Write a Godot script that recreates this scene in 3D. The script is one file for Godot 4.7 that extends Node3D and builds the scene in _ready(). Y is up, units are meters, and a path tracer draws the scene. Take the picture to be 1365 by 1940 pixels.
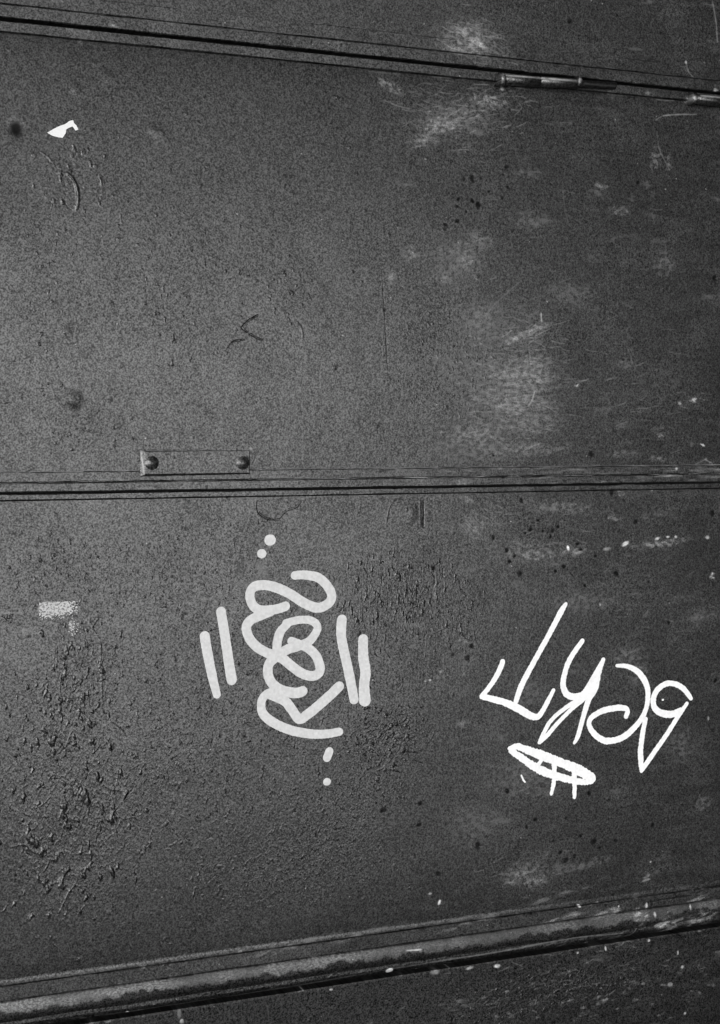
extends Node3D
# A painted sheet-metal door made of long horizontal sections, with graffiti. Metres, y up, the door's face near z = 0.

const TW := 2048
const TH := 1024
const PPM := 1137.7778            # texels per metre of the two painted areas, each 1.8 m x 0.9 m
const AX := -0.85                 # left edge of both areas
const AY := [2.34, 1.46]          # top edges: the door above and below the middle joint

var alb := [PackedFloat32Array(), PackedFloat32Array()]   # reflectance
var hgt := [PackedFloat32Array(), PackedFloat32Array()]   # relief in mm
var rgh := [PackedFloat32Array(), PackedFloat32Array()]   # roughness
var gls := [PackedByteArray(), PackedByteArray()]         # how dull each speck is
var paint_mat := []
var rng := RandomNumberGenerator.new()
var wob := FastNoiseLite.new()
var brk := FastNoiseLite.new()
var blisters := []                # x, y, radius, height (m): the large ones are in the sheet itself
var door: Node3D
var lean := Transform3D(Basis(Vector3.RIGHT, deg_to_rad(-10.0)), Vector3.ZERO)   # the door leans back a little; it turns about its foot


func _ready() -> void:
	rng.seed = 71
	wob.seed = 5; wob.frequency = 1.0; wob.fractal_octaves = 3
	brk.seed = 9; brk.frequency = 0.10; brk.fractal_octaves = 5; brk.fractal_gain = 0.65
	# --- camera
	var cam := Camera3D.new()
	cam.name = "camera"
	cam.fov = 37.700
	cam.near = 0.05
	cam.far = 400.0
	add_child(cam)
	cam.transform = lean * Transform3D(Basis(), Vector3(-0.8058, 1.5336, 1.9359)).looking_at(Vector3(0.0000, 1.4200, 0.0000))
	cam.current = true
	# --- sky, sun, exposure
	var we := WorldEnvironment.new()
	we.name = "environment"
	var env := Environment.new()
	env.background_mode = Environment.BG_SKY
	var sm := ProceduralSkyMaterial.new()
	sm.sky_top_color = Color(0.26, 0.26, 0.26)
	sm.sky_horizon_color = Color(0.96, 0.96, 0.96)
	sm.sky_curve = 0.13
	sm.ground_horizon_color = Color(0.5, 0.5, 0.5)
	sm.ground_bottom_color = Color(0.4, 0.4, 0.4)
	sm.sky_energy_multiplier = 2.3
	sm.sun_angle_max = 1.0
	var sky := Sky.new()
	sky.sky_material = sm
	env.sky = sky
	env.ambient_light_source = Environment.AMBIENT_SOURCE_SKY
	env.tonemap_mode = Environment.TONE_MAPPER_LINEAR
	env.tonemap_exposure = 1.34
	env.sdfgi_enabled = true
	env.ssao_enabled = true
	env.ssil_enabled = true
	we.environment = env
	add_child(we)
	var sun := DirectionalLight3D.new()
	sun.name = "sun"
	sun.light_energy = 0.5
	sun.light_color = Color(1.0, 0.998, 0.995)
	sun.light_angular_distance = 36.0
	sun.shadow_enabled = true
	sun.sky_mode = DirectionalLight3D.SKY_MODE_LIGHT_ONLY
	add_child(sun)
	sun.look_at_from_position(Vector3(-6.113, 3.090, 7.286), Vector3.ZERO)
	# --- the place
	make_setting()
	build_blisters()
	for t in 2:
		base_coat(t)
	weather()
	for t in 2:
		finish(t)
	build_door()
	build_scraps()
	build_graffiti()


# ------------------------------------------------------------------ small helpers
func struct(called: String, mesh: Mesh, at: Vector3, m: Material) -> void:
	var o := MeshInstance3D.new()
	o.name = called
	o.mesh = mesh
	o.material_override = m
	o.position = at
	o.set_meta("kind", "structure")
	add_child(o, true)


func thing(called: String, label: String, category: String, at: Vector3, group := "") -> Node3D:
	var o := Node3D.new()
	o.name = called
	o.transform = lean * Transform3D(Basis(), at)
	o.set_meta("label", label)
	o.set_meta("category", category)
	o.set_meta("kind", "thing")
	if group != "":
		o.set_meta("group", group)
	add_child(o, true)
	return o


# commits a shape given in world metres as one mesh under a parent
func part(called: String, st: SurfaceTool, m: Material, parent: Node3D, label := "") -> MeshInstance3D:
	var o := MeshInstance3D.new()
	o.name = called
	st.generate_tangents()
	o.mesh = st.commit()
	o.mesh.surface_set_material(0, m)
	parent.add_child(o, true)
	var n := parent
	while n.get_parent() != self:
		n = n.get_parent()
	if n == parent:
		o.position = -(lean.affine_inverse() * n.position)     # shapes are given in the door's upright coordinates
	if label != "":
		o.set_meta("label", label)
	return o


func uv(t: int, x: float, y: float) -> Vector2:
	return Vector2((x - AX) / 1.8, (AY[t] - y) / 0.9)


func sheet_z(x: float, y: float) -> float:     # the sheet is not flat: slightly dished panels, hand-sized waves
	var z := 0.0011 * wob.get_noise_2d(x * 2.6, y * 2.6) + 0.0002 * wob.get_noise_2d(x * 9.0 + 40.0, y * 9.0)
	if y < 2.033 and y > 1.4815:
		var s := (y - 1.4815) / 0.5515
		z += 0.009 * sin(PI * s) - 0.0026 * exp((y - 2.0325) / 0.024)
	elif y < 1.4435 and y > 0.8165:
		var s := (y - 0.8165) / 0.627
		z += 0.003 * sin(PI * s) - 0.0022 * exp((0.8165 - y) / 0.03)
	return z


func lump_z(x: float, y: float) -> float:
	var z := 0.0
	for b in blisters:
		var dx: float = (x - b[0]) / b[2]
		var dy: float = (y - b[1]) / b[2]
		var d := dx * dx + dy * dy
		if d < 1.0:
			z += 0.78 * b[3] * (1.0 - d) * (1.0 - d)
	return z


func st_begin() -> SurfaceTool:
	var st := SurfaceTool.new()
	st.begin(Mesh.PRIMITIVE_TRIANGLES)
	return st


func vert(st: SurfaceTool, t: int, p: Vector3) -> void:
	st.set_uv(uv(t, p.x, p.y))
	st.add_vertex(p)


func quad(st: SurfaceTool, t: int, a: Vector3, b: Vector3, c: Vector3, d: Vector3) -> void:   # clockwise from the front
	vert(st, t, a); vert(st, t, b); vert(st, t, c)
	vert(st, t, a); vert(st, t, c); vert(st, t, d)


# ------------------------------------------------------------------ paint, dirt and relief
func base_coat(t: int) -> void:
	var n := TW * TH
	alb[t].resize(n); hgt[t].resize(n); rgh[t].resize(n); gls[t].resize(n)
	var f := FastNoiseLite.new()
	f.noise_type = FastNoiseLite.TYPE_VALUE
	f.fractal_type = FastNoiseLite.FRACTAL_NONE
	f.seed = 11 + t
	f.frequency = 0.80
	var grain := f.get_image(TW, TH, false, false, false).get_data()
	f.seed = 31 + t
	f.frequency = 0.40
	var grain2 := f.get_image(TW, TH, false, false, false).get_data()
	f.noise_type = FastNoiseLite.TYPE_SIMPLEX_SMOOTH
	f.fractal_type = FastNoiseLite.FRACTAL_FBM
	f.fractal_octaves = 5
	f.seed = 51 + t
	f.frequency = 0.007
	var cloud := f.get_image(TW, TH, false, false, false).get_data()
	f.seed = 71 + t
	f.fractal_octaves = 3
	f.frequency = 0.09
	var peel := f.get_image(TW, TH, false, false, false).get_data()
	f.fractal_octaves = 4
	f.seed = 111 + t
	f.frequency = 0.16
	var bi := f.get_image(TW, TH / 12, false, false, false)
	bi.resize(TW, TH, Image.INTERPOLATE_CUBIC)
	var brush := bi.get_data()
	f.seed = 91 + t
	f.fractal_octaves = 4
	f.frequency = 0.05
	var si := f.get_image(TW / 8, TH, false, false, false)
	si.resize(TW, TH, Image.INTERPOLATE_CUBIC)
	var streak := si.get_data()
	var a: PackedFloat32Array = alb[t]
	var h: PackedFloat32Array = hgt[t]
	var r: PackedFloat32Array = rgh[t]
	var q: PackedByteArray = gls[t]
	for y in TH:
		var row := y * TW
		for x in TW:
			var i := row + x
			var g := grain[i] * 0.0078431 - 1.0
			var c := cloud[i] * 0.0078431 - 1.0
			var s := streak[i] * 0.0078431 - 1.0
			var px := x / 2048.0                       # dustier and duller towards the far end
			var dust := clampf((px - 0.42) * 2.6, 0.0, 1.0)
			a[i] = 0.013 * (1.0 + 1.6 * g + 0.35 * c + (0.12 + 0.4 * dust) * s * (0.6 + c)) + 0.010 * dust * maxf(0.0, 0.1 + 0.9 * s + 1.6 * c) * (1.0 + 0.8 * g)
			h[i] = 0.03 * (grain2[i] * 0.0078431 - 1.0) + 0.05 * (peel[i] * 0.0078431 - 1.0) * (0.2 + maxf(0.0, c) * 2.0) + 0.045 * (brush[i] * 0.0078431 - 1.0)
			q[i] = int(clampf(0.38 - 0.50 * g + 0.10 * c, 0.0, 1.0) * 255.0)
			if t == 1 and y > 810:                     # the bottom panel is the grimiest
				a[i] *= 0.75
				q[i] = mini(255, q[i] + 50)
			r[i] = 0.345 + 0.03 * c + -0.02 * g + 0.03 * (brush[i] * 0.0078431 - 1.0) + 0.07 * dust * (0.5 + 0.5 * s)
	alb[t] = a; hgt[t] = h; rgh[t] = r; gls[t] = q


# an ellipse with a soft edge; edge 0 = hard. Adds reflectance da, relief dh (mm), roughness dr. bite > 0 breaks it up with noise.
func blob(t: int, cx: float, cy: float, rx: float, ry: float, turn: float, da: float, dh := 0.0, dr := 0.0, bite := 0.0, edge := 1.0, stretch := 1.0) -> void:
	var a: PackedFloat32Array = alb[t]
	var h: PackedFloat32Array = hgt[t]
	var r: PackedFloat32Array = rgh[t]
	var q: PackedByteArray = gls[t]
	alb[t] = PackedFloat32Array(); hgt[t] = PackedFloat32Array(); rgh[t] = PackedFloat32Array(); gls[t] = PackedByteArray()
	var ux := (cx - AX) * PPM
	var uy: float = (AY[t] - cy) * PPM
	var ax := maxf(rx * PPM, 0.7)
	var ay := maxf(ry * PPM, 0.7)
	var m := int(ceil(maxf(ax, ay))) + 1
	var cs := cos(turn)
	var sn := sin(turn)
	for y in range(maxi(0, int(uy) - m), mini(TH, int(uy) + m + 2)):
		for x in range(maxi(0, int(ux) - m), mini(TW, int(ux) + m + 2)):
			var dx := x + 0.5 - ux
			var dy := y + 0.5 - uy
			var ex := (dx * cs + dy * sn) / ax
			var ey := (dy * cs - dx * sn) / ay
			var d := sqrt(ex * ex + ey * ey)
			if d >= 1.0:
				continue
			var k := 1.0
			if edge > 0.0:
				k = minf(1.0, (1.0 - d) / edge)
				k = k * k * (3.0 - 2.0 * k)
			if bite > 0.0:
				var v := brk.get_noise_2d((dx * cs + dy * sn) / stretch + ux, (dy * cs - dx * sn) + uy) * 1.9 + 0.5 + (k - 0.5) * 0.45
				k = lerpf(k, (0.14 * k + clampf((v - 0.42) * 1.9, 0.0, 1.5) * sqrt(k)) * (0.35 + 1.9 * pow(rng.randf(), 2.0)), bite)
			var i := y * TW + x
			a[i] = maxf(0.004, a[i] + da * k)
			h[i] += dh * k
			if da < -0.02:
				q[i] = int(lerpf(q[i], 235.0, minf(1.0, k)))
			elif da > 0.008:
				q[i] = int(q[i] * (1.0 - 0.9 * minf(1.0, k)))
			r[i] = clampf(r[i] + dr * k, 0.2, 1.0)
	alb[t] = a; hgt[t] = h; rgh[t] = r; gls[t] = q


# a line through points (flat list x, y, x, y ...), half width w
func line(t: int, pts: Array, w: float, da: float, dh := 0.0, gaps := 0.0, lip := 0.0) -> void:
	var curve := smooth_path(pts, 0.0011)
	var n := curve.size()
	for k in n:
		var p: Vector3 = curve[k]
		var s := 1.0
		if gaps > 0.0:
			s = clampf(0.6 + 2.2 * (brk.get_noise_2d(p.x * 900.0, p.y * 900.0 + 77.0) + 0.35 - gaps), 0.0, 1.0)
		s *= minf(1.0, 0.35 + 4.0 * minf(k, n - 1 - k) / maxf(n, 1))
		if s > 0.02:
			var ww := w * (0.75 + 0.5 * absf(wob.get_noise_2d(p.x * 60.0, p.y * 60.0)))
			blob(t, p.x, p.y, ww, ww, 0.0, da * s * 0.45, dh * s * 0.45)
			if lip != 0.0:
				blob(t, p.x + w * 1.3, p.y, ww, ww, 0.0, lip * s * 0.4)


# an area of lifted and flaked paint: thresholded noise, steep at its rims
func flakes(t: int, cx: float, cy: float, rx: float, ry: float, amount: float, size: float, tall: float, height: float, sd: int) -> void:
	var f := FastNoiseLite.new()
	f.seed = sd
	f.frequency = 1.0
	f.fractal_octaves = 3
	var h: PackedFloat32Array = hgt[t]
	hgt[t] = PackedFloat32Array()
	var ux := (cx - AX) * PPM
	var uy: float = (AY[t] - cy) * PPM
	var ax := rx * PPM
	var ay := ry * PPM
	for y in range(maxi(0, int(uy - ay)), mini(TH, int(uy + ay))):
		for x in range(maxi(0, int(ux - ax)), mini(TW, int(ux + ax))):
			var ex := (x - ux) / ax
			var ey := (y - uy) / ay
			var d := ex * ex + ey * ey
			if d >= 1.0:
				continue
			var rim := 1.0 - absf(f.get_noise_2d(x / (size * 0.8) + 300.0, y / (size * tall * 0.8))) * 2.6
			if rim > 0.0:                              # thin lifted ridges between the flakes
				h[y * TW + x] += height * 1.8 * 0.40 * rim * rim * rim * amount * (1.0 - d)
			var v := f.get_noise_2d(x / size, y / (size * tall)) - (1.0 - amount) * 0.55 - 0.28 * d
			if v > 0.0:
				h[y * TW + x] += height * 1.8 * (0.5 * smoothstep(0.0, 0.30, v) + 2.0 * v)
	hgt[t] = h


# the rolled edge: paint worn off its flat upper part down to a ragged line, darker and duller below
func rail_wear() -> void:
	var f := FastNoiseLite.new()
	f.seed = 44; f.frequency = 1.0; f.fractal_octaves = 5; f.fractal_gain = 0.6
	var a: PackedFloat32Array = alb[1]
	var r: PackedFloat32Array = rgh[1]
	var q: PackedByteArray = gls[1]
	for x in TW:
		var wx := AX + x / PPM
		var low := 0.7815 - 0.0105 * f.get_noise_2d(wx * 11.0, 3.0) - 0.006 * f.get_noise_2d(wx * 45.0, 9.0)
		var much := clampf(0.42 + 1.5 * f.get_noise_2d(wx * 7.0, 40.0) + (0.3 if wx < 0.02 else 0.0), 0.05, 1.1)
		for y in range(int((AY[1] - 0.7955) * PPM), int((AY[1] - 0.7535) * PPM)):
			var wy: float = AY[1] - (y + 0.5) / PPM
			var i := y * TW + x
			var k := clampf((wy - low) * 420.0 + 0.5 + 0.8 * f.get_noise_2d(wx * 120.0, wy * 300.0), 0.0, 1.0)
			var fine := 0.45 + 1.5 * f.get_noise_2d(wx * 160.0, wy * 420.0)
			q[i] = int(lerpf(minf(255.0, q[i] + 60.0), q[i] * 0.4, k))
			a[i] = a[i] * (0.45 + 0.55 * k) + k * much * 0.12 * clampf(fine, 0.0, 1.2) * rng.randf_range(0.5, 1.5)
			r[i] = clampf(r[i] + 0.14, 0.2, 1.0)
	alb[1] = a; rgh[1] = r; gls[1] = q


func finish(t: int) -> void:
	var hi := Image.create_from_data(TW, TH, false, Image.FORMAT_RF, hgt[t].to_byte_array())
	hi.bump_map_to_normal_map(PPM / 1000.0 * 1.3)
	var cb := PackedByteArray()
	var rb := PackedByteArray()
	cb.resize(TW * TH); rb.resize(TW * TH)
	var lut := PackedByteArray()
	lut.resize(4097)
	for i in 4097:
		var v := i / 4096.0
		lut[i] = int(clampf((12.92 * v if v < 0.0031308 else 1.055 * pow(v, 1.0 / 2.4) - 0.055) * 255.0 + 0.5, 0.0, 255.0))
	var a: PackedFloat32Array = alb[t]
	var r: PackedFloat32Array = rgh[t]
	for i in TW * TH:
		cb[i] = lut[int(clampf(a[i], 0.003, 1.0) * 4096.0)]
		rb[i] = int(r[i] * 255.0)
	var m := StandardMaterial3D.new()
	m.resource_name = "old painted steel"
	m.albedo_texture = ImageTexture.create_from_image(Image.create_from_data(TW, TH, false, Image.FORMAT_L8, cb))
	m.roughness_texture = ImageTexture.create_from_image(Image.create_from_data(TW, TH, false, Image.FORMAT_L8, rb))
	m.roughness = 1.0
	m.roughness_texture_channel = BaseMaterial3D.TEXTURE_CHANNEL_RED
	m.normal_enabled = true
	m.normal_texture = ImageTexture.create_from_image(hi)
	m.normal_scale = 1.0
	m.metallic_specular = 0.76
	m.metallic = 1.0
	m.metallic_texture = ImageTexture.create_from_image(Image.create_from_data(TW, TH, false, Image.FORMAT_L8, gls[t]))
	m.metallic_texture_channel = BaseMaterial3D.TEXTURE_CHANNEL_RED
	paint_mat.append(m)
	hgt[t] = PackedFloat32Array()


func build_blisters() -> void:
	for b in [
		[-0.4008, 1.5738, 0.01533, 0.0032], [-0.3817, 1.5549, 0.00876, 0.0016], [-0.4101, 1.6591, 0.00730, 0.0022], [-0.2954, 1.9255, 0.00730, 0.0012],
		[-0.2863, 1.9193, 0.01022, 0.0014], [-0.3507, 1.9879, 0.00949, 0.0014], [-0.3960, 1.9705, 0.00949, 0.0013], [-0.4708, 1.9135, 0.01460, -0.0018],
		[-0.3509, 1.5921, 0.00657, 0.0012], [0.0676, 1.4672, 0.00730, 0.0010]]:
		blisters.append(b)


func weather() -> void:
	var D := PI / 180.0
	# ---------- upper panel and top joint: blisters' rims, dents, raised flakes
	blob(0, -0.4708, 1.9135, 0.01095, 0.01460, 0.0, -0.03, 0.0, 0.1, 0.0, 0.7)
	line(0, [-0.3110, 1.4735, -0.2608, 1.4727, -0.2021, 1.4722, -0.1625, 1.4720], 0.00190, -0.035)  # dark tint standing for the shade along the cover plate's bottom edge
	line(0, [-0.1616, 1.5051, -0.1617, 1.4879, -0.1618, 1.4729], 0.00146, -0.035)  # the same painted shade down the cover plate's right edge
	blob(0, 0.1063, 2.1059, 0.01898, 0.00730, 0.2, -0.012, 0.0, 0.1, 0.5)
	line(0, [-0.4232, 1.5797, -0.4212, 1.5737, -0.4172, 1.5662, -0.4118, 1.5622], 0.00182, -0.006, -0.35)
	line(0, [-0.4073, 1.8609, -0.3993, 1.8534, -0.3946, 1.8409, -0.3941, 1.8255, -0.3962, 1.8153], 0.00365, 0.01, 1.0)
	line(0, [-0.4115, 1.8513, -0.4089, 1.8401, -0.4104, 1.8246, -0.4051, 1.8162], 0.00219, 0.0, -0.30)
	line(0, [-0.4413, 1.8859, -0.4300, 1.8787, -0.4227, 1.8686, -0.4208, 1.8607], 0.00219, 0.002, 0.4, 0.15)
	line(0, [-0.4383, 1.8529, -0.4399, 1.8382, -0.4333, 1.8266], 0.00182, 0.0, 0.3, 0.1)
	line(0, [-0.3637, 1.8543, -0.3618, 1.8341], 0.00219, 0.004, 0.35)
	line(0, [-0.3391, 1.8131, -0.3378, 1.8016], 0.00255, 0.004, 0.4)
	line(0, [-0.3097, 1.8099, -0.3070, 1.8018, -0.3013, 1.8028], 0.00110, 0.03, 0.15)
	blob(0, -0.2841, 1.9222, 0.00511, 0.00365, 0.6, 0.03, 0.25, 0.0, 0.5)
	blob(0, -0.2834, 1.7287, 0.00292, 0.00657, 0.3, 0.05, 0.15, 0.0, 0.6)
	line(0, [-0.1781, 1.9900, -0.1686, 1.9790, -0.1567, 1.9681, -0.1456, 1.9572], 0.00139, 0.035, 0.12, 0.05)
	line(0, [-0.4198, 2.0148, -0.4071, 2.0067], 0.00110, 0.02)
	blob(0, -0.3879, 2.0298, 0.00730, 0.00438, 0.4, 0.05, 0.2, 0.0, 0.8)
	blob(0, -0.3446, 2.0555, 0.01022, 0.00365, 0.1, 0.06, 0.1, 0.0, 0.8)
	blob(0, -0.4191, 2.0782, 0.01460, 0.00365, 0.05, 0.09, 0.0, 0.1, 0.8)
	blob(0, -0.3769, 2.0455, 0.00292, 0.00219, 0.0, 0.12)
	blob(0, -0.0333, 1.9883, 0.01022, 0.00584, 0.2, -0.004, 0.3, 0.0, 0.8)
	line(0, [-0.3102, 1.7517, -0.3062, 1.7244, -0.3043, 1.6935, -0.3017, 1.6660], 0.00161, -0.006, -0.30, 0.2)
	line(0, [0.0307, 1.7442, 0.0340, 1.7003, 0.0373, 1.6563, 0.0405, 1.6195, 0.0470, 1.5989], 0.00161, -0.008, -0.35, 0.12, 0.010)
	line(0, [0.0583, 1.6641, 0.0535, 1.6345, 0.0559, 1.6123], 0.00131, -0.007, -0.22, 0.25)
	line(0, [0.0076, 1.5602, 0.0084, 1.5454], 0.00131, -0.006, -0.2)
	line(0, [-0.1751, 1.6713, -0.1669, 1.6800, -0.1519, 1.6890], 0.00204, -0.02, -0.9)
	line(0, [-0.1751, 1.6713, -0.1640, 1.6638, -0.1520, 1.6577, -0.1430, 1.6551], 0.00190, -0.02, -0.8, 0.05)
	line(0, [-0.1938, 1.6440, -0.1864, 1.6527, -0.1700, 1.6552], 0.00190, -0.02, -0.8, 0.05)
	line(0, [-0.0957, 1.6806, -0.0896, 1.6736, -0.0873, 1.6607], 0.00219, 0.035, 0.7)
	line(0, [-0.1263, 1.6597, -0.1172, 1.6457], 0.00131, 0.004, 0.3, 0.1)
	line(0, [-0.0649, 1.6612, -0.0493, 1.6507, -0.0367, 1.6619, -0.0368, 1.6437], 0.00117, 0.004, 0.25, 0.2)
	line(0, [-0.1380, 1.5523, -0.1434, 1.5344, -0.1495, 1.5236], 0.00219, 0.008, 0.25, 0.2)
	line(0, [-0.3844, 1.6366, -0.3783, 1.6245, -0.3701, 1.6130], 0.00182, 0.0, 0.3, 0.2)
	line(0, [-0.2884, 1.6282, -0.2799, 1.6179, -0.2742, 1.6145], 0.00146, 0.004, 0.25, 0.1)
	line(0, [-0.2482, 1.6150, -0.2409, 1.6207], 0.00146, 0.004, 0.25)
	line(0, [-0.1646, 1.5072, -0.1541, 1.4964, -0.1481, 1.4849], 0.00175, 0.03, 0.3)
	line(0, [-0.1587, 1.4879, -0.1526, 1.5007, -0.1616, 1.5051], 0.00146, -0.01, -0.3)
	flakes(0, -0.3978, 1.8622, 0.06205, 0.06570, 0.50, 17.0, 1.7, 0.30, 401)
	flakes(0, -0.2738, 1.6771, 0.05840, 0.08030, 0.33, 15.0, 1.5, 0.26, 402)
	flakes(0, -0.1109, 1.7173, 0.04380, 0.05840, 0.42, 12.0, 1.3, 0.26, 403)
	flakes(0, -0.2874, 1.7664, 0.24090, 0.27740, 0.27, 12.0, 1.3, 0.18, 405)
	flakes(0, -0.4333, 1.7062, 0.06570, 0.24090, 0.33, 12.0, 1.4, 0.22, 406)
	flakes(0, 0.1367, 1.6285, 0.10950, 0.10950, 0.42, 9.0, 1.0, 0.24, 407)
	flakes(0, -0.3875, 1.5309, 0.10950, 0.05110, 0.34, 12.0, 1.4, 0.22, 404)
	for k in 170:
		var x := rng.randf_range(-0.52, 0.2)
		var y := rng.randf_range(1.50, 2.02)
		var r := 0.0012 + 0.0045 * pow(rng.randf(), 3.0)
		blob(0, x, y, r, r * rng.randf_range(0.7, 1.5), 0.0, 0.0, rng.randf_range(0.12, 0.5) * (1.0 if rng.randf() < 0.75 else -0.7), 0.0, 0.3)
	# ---------- pale scuffs, rubbed dust and scratches on the right half
	for s in [[0.2219, 1.5994, 190, 120, 0, 0.022], [0.2042, 1.6827, 140, 60, -20, 0.018], [0.1521, 1.9794, 130, 60, -12, 0.024], [0.1684, 2.0880, 110, 50, 8, 0.03], [0.1794, 1.5078, 160, 40, 0, 0.022], [0.1446, 1.7709, 90, 60, -20, 0.022], [0.0457, 2.0123, 42, 14, 20, 0.07], [0.1190, 1.9635, 60, 26, -18, 0.075], [0.0944, 1.9397, 42, 20, -15, 0.05], [0.1983, 2.0054, 60, 16, 2, 0.07], [0.1684, 2.0902, 62, 34, 12, 0.055], [0.1810, 2.0818, 22, 20, 0, 0.10], [0.1518, 2.0716, 70, 10, 7, 0.06],
		[0.0744, 1.7812, 22, 24, 0, 0.055], [0.1596, 1.7776, 22, 26, 0, 0.05], [0.0444, 1.7462, 14, 18, 0, 0.05], [0.1823, 1.8063, 44, 22, 20, 0.03], [0.1263, 1.7493, 22, 16, 0, 0.03], [0.2648, 1.6782, 76, 13, -25, 0.075], [0.2344, 1.6645, 36, 11, -22, 0.07], [0.1786, 1.6971, 62, 44, -15, 0.03],
		[0.2521, 1.6113, 120, 40, 4, 0.06], [0.2306, 1.5766, 130, 34, 0, 0.055], [0.1793, 1.5306, 100, 40, 0, 0.045], [0.2657, 1.5460, 110, 46, 0, 0.035], [0.2739, 1.6308, 52, 30, 0, 0.045], [0.1367, 1.6285, 70, 60, 10, 0.022], [0.2748, 1.5074, 130, 20, 0, 0.045],
		[0.5509, 1.5814, 26, 9, -10, 0.13], [0.5278, 1.5748, 6, 7, 0, 0.2], [0.4941, 1.5264, 14, 6, 0, 0.16], [0.5713, 1.5117, 9, 4, 20, 0.22], [0.4272, 1.6334, 30, 16, 0, 0.03], [0.4000, 1.5897, 22, 4, 0, 0.06], [0.4955, 1.7858, 46, 40, 0, 0.02], [0.4794, 1.9427, 20, 36, 20, 0.035], [0.5030, 1.9365, 10, 22, 0, 0.05],
		[0.4155, 1.8605, 36, 14, 0, 0.045], [0.3832, 1.8936, 24, 12, 0, 0.05], [0.2637, 1.8369, 60, 24, 0, 0.02], [0.3352, 1.7326, 80, 30, 0, 0.02], [0.2632, 1.9051, 50, 20, 0, 0.015], [0.4287, 1.4987, 60, 10, 0, 0.04], [0.3453, 1.6008, 14, 4, 0, 0.16], [0.4898, 1.4903, 30, 12, 0, 0.04]]:
		blob(0, s[0], s[1], s[2] * 0.00073, s[3] * 0.00073, s[4] * D, s[5] * 1.25, 0.0, 0.12, 1.0, 1.0, 1.5)
	line(0, [0.0353, 1.9918, 0.0538, 1.9861, 0.0740, 1.9827], 0.00190, 0.09, 0.0, 0.1)
	line(0, [0.4806, 1.9993, 0.4936, 2.0066, 0.5209, 2.0111, 0.5543, 2.0138], 0.00219, 0.16, 0.1, 0.05)
	line(0, [0.4817, 1.9821, 0.4848, 1.9588, 0.4906, 1.9474, 0.5022, 1.9285], 0.00182, 0.08, 0.0, 0.15)
	line(0, [0.5340, 2.0926, 0.5381, 2.0772, 0.5487, 2.0679], 0.00182, 0.14, 0.1, 0.1)
	line(0, [0.5508, 2.1178, 0.5454, 2.0976], 0.00146, 0.06, 0.0, 0.1)
	line(0, [0.5805, 2.1879, 0.5877, 2.1570, 0.5911, 2.1257], 0.00255, 0.10, 0.0, 0.1)
	line(0, [0.5973, 1.7941, 0.5985, 1.7740, 0.5989, 1.7498], 0.00255, 0.22, 0.0, 0.1)
	line(0, [0.1913, 1.6990, 0.2040, 1.7130, 0.2254, 1.7319, 0.2495, 1.7510], 0.00219, 0.035, 0.0, 0.1)
	line(0, [0.2713, 1.7457, 0.2767, 1.7306, 0.2794, 1.7154], 0.00146, 0.03, 0.0, 0.1)
	line(0, [0.2822, 1.7048, 0.2831, 1.6925], 0.00248, 0.26)
	line(0, [0.1048, 1.7485, 0.1196, 1.7595], 0.00146, 0.05)
	line(0, [0.1323, 1.6921, 0.1415, 1.7050, 0.1549, 1.7152], 0.00146, 0.05, 0.0, 0.15)
	line(0, [0.1830, 1.6595, 0.2000, 1.6675, 0.2258, 1.6681], 0.00146, 0.06, 0.0, 0.2)
	line(0, [0.2742, 1.5908, 0.2699, 1.5769, 0.2647, 1.5699], 0.00234, 0.22, 0.1)
	line(0, [0.3177, 1.8972, 0.3197, 1.8705, 0.3216, 1.8553, 0.3289, 1.8326], 0.00161, 0.05, 0.0, 0.2)
	line(0, [0.2118, 1.8642, 0.1820, 1.8640], 0.00146, 0.05, 0.0, 0.2)
	line(0, [0.2563, 1.6420, 0.2633, 1.6475, 0.2651, 1.6307], 0.00292, -0.012, -0.3, 0.1)
	line(0, [0.4316, 1.6572, 0.4411, 1.6336, 0.4459, 1.6258], 0.00182, 0.05, 0.0, 0.1)
	line(0, [0.2182, 1.4808, 0.1881, 1.4925, 0.1735, 1.5078], 0.00146, 0.035, 0.0, 0.2)
	line(0, [0.2411, 1.9880, 0.2522, 1.9987, 0.2478, 2.0058], 0.00175, 0.12, 0.1)
	line(0, [0.2111, 1.9893, 0.2025, 1.9946, 0.1983, 2.0010], 0.00438, -0.015, -0.2)
	line(0, [0.0138, 2.0296, 0.0618, 2.0304], 0.00219, 0.05, 0.0, 0.2)
	line(0, [0.1106, 2.0311, 0.1436, 2.0326], 0.00182, 0.06, 0.0, 0.15)
	line(0, [0.2245, 1.8913, 0.2416, 1.8999, 0.2982, 1.9051, 0.3560, 1.9073], 0.00161, -0.010, 0.0, 0.1)
	line(0, [0.5652, 1.5912, 0.5848, 1.5890], 0.00146, 0.10)
	line(0, [0.5765, 1.4897, 0.5913, 1.4830], 0.00219, 0.16)
	line(0, [0.5600, 1.4817, 0.5813, 1.4913], 0.00219, 0.12, 0.0, 0.2)
	line(0, [0.5317, 1.5724, 0.5440, 1.5223], 0.00292, -0.008, 0.0, 0.3)
	# paint rubbed off along the strips of the joints
	for k in 60:
		var x := -0.02 + 0.64 * sqrt(rng.randf())
		blob(0, x, 1.4612 + rng.randf_range(-0.006, 0.005), rng.randf_range(0.006, 0.03), rng.randf_range(0.0008, 0.003), 0.0, rng.randf_range(0.01, 0.05), 0.0, 0.1, 1.0, 1.0, 4.0)
		blob(0, x, 1.4745 + rng.randf_range(-0.006, 0.006), rng.randf_range(0.006, 0.03), rng.randf_range(0.0008, 0.003), 0.0, rng.randf_range(0.01, 0.05), 0.0, 0.1, 1.0, 1.0, 4.0)
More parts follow.
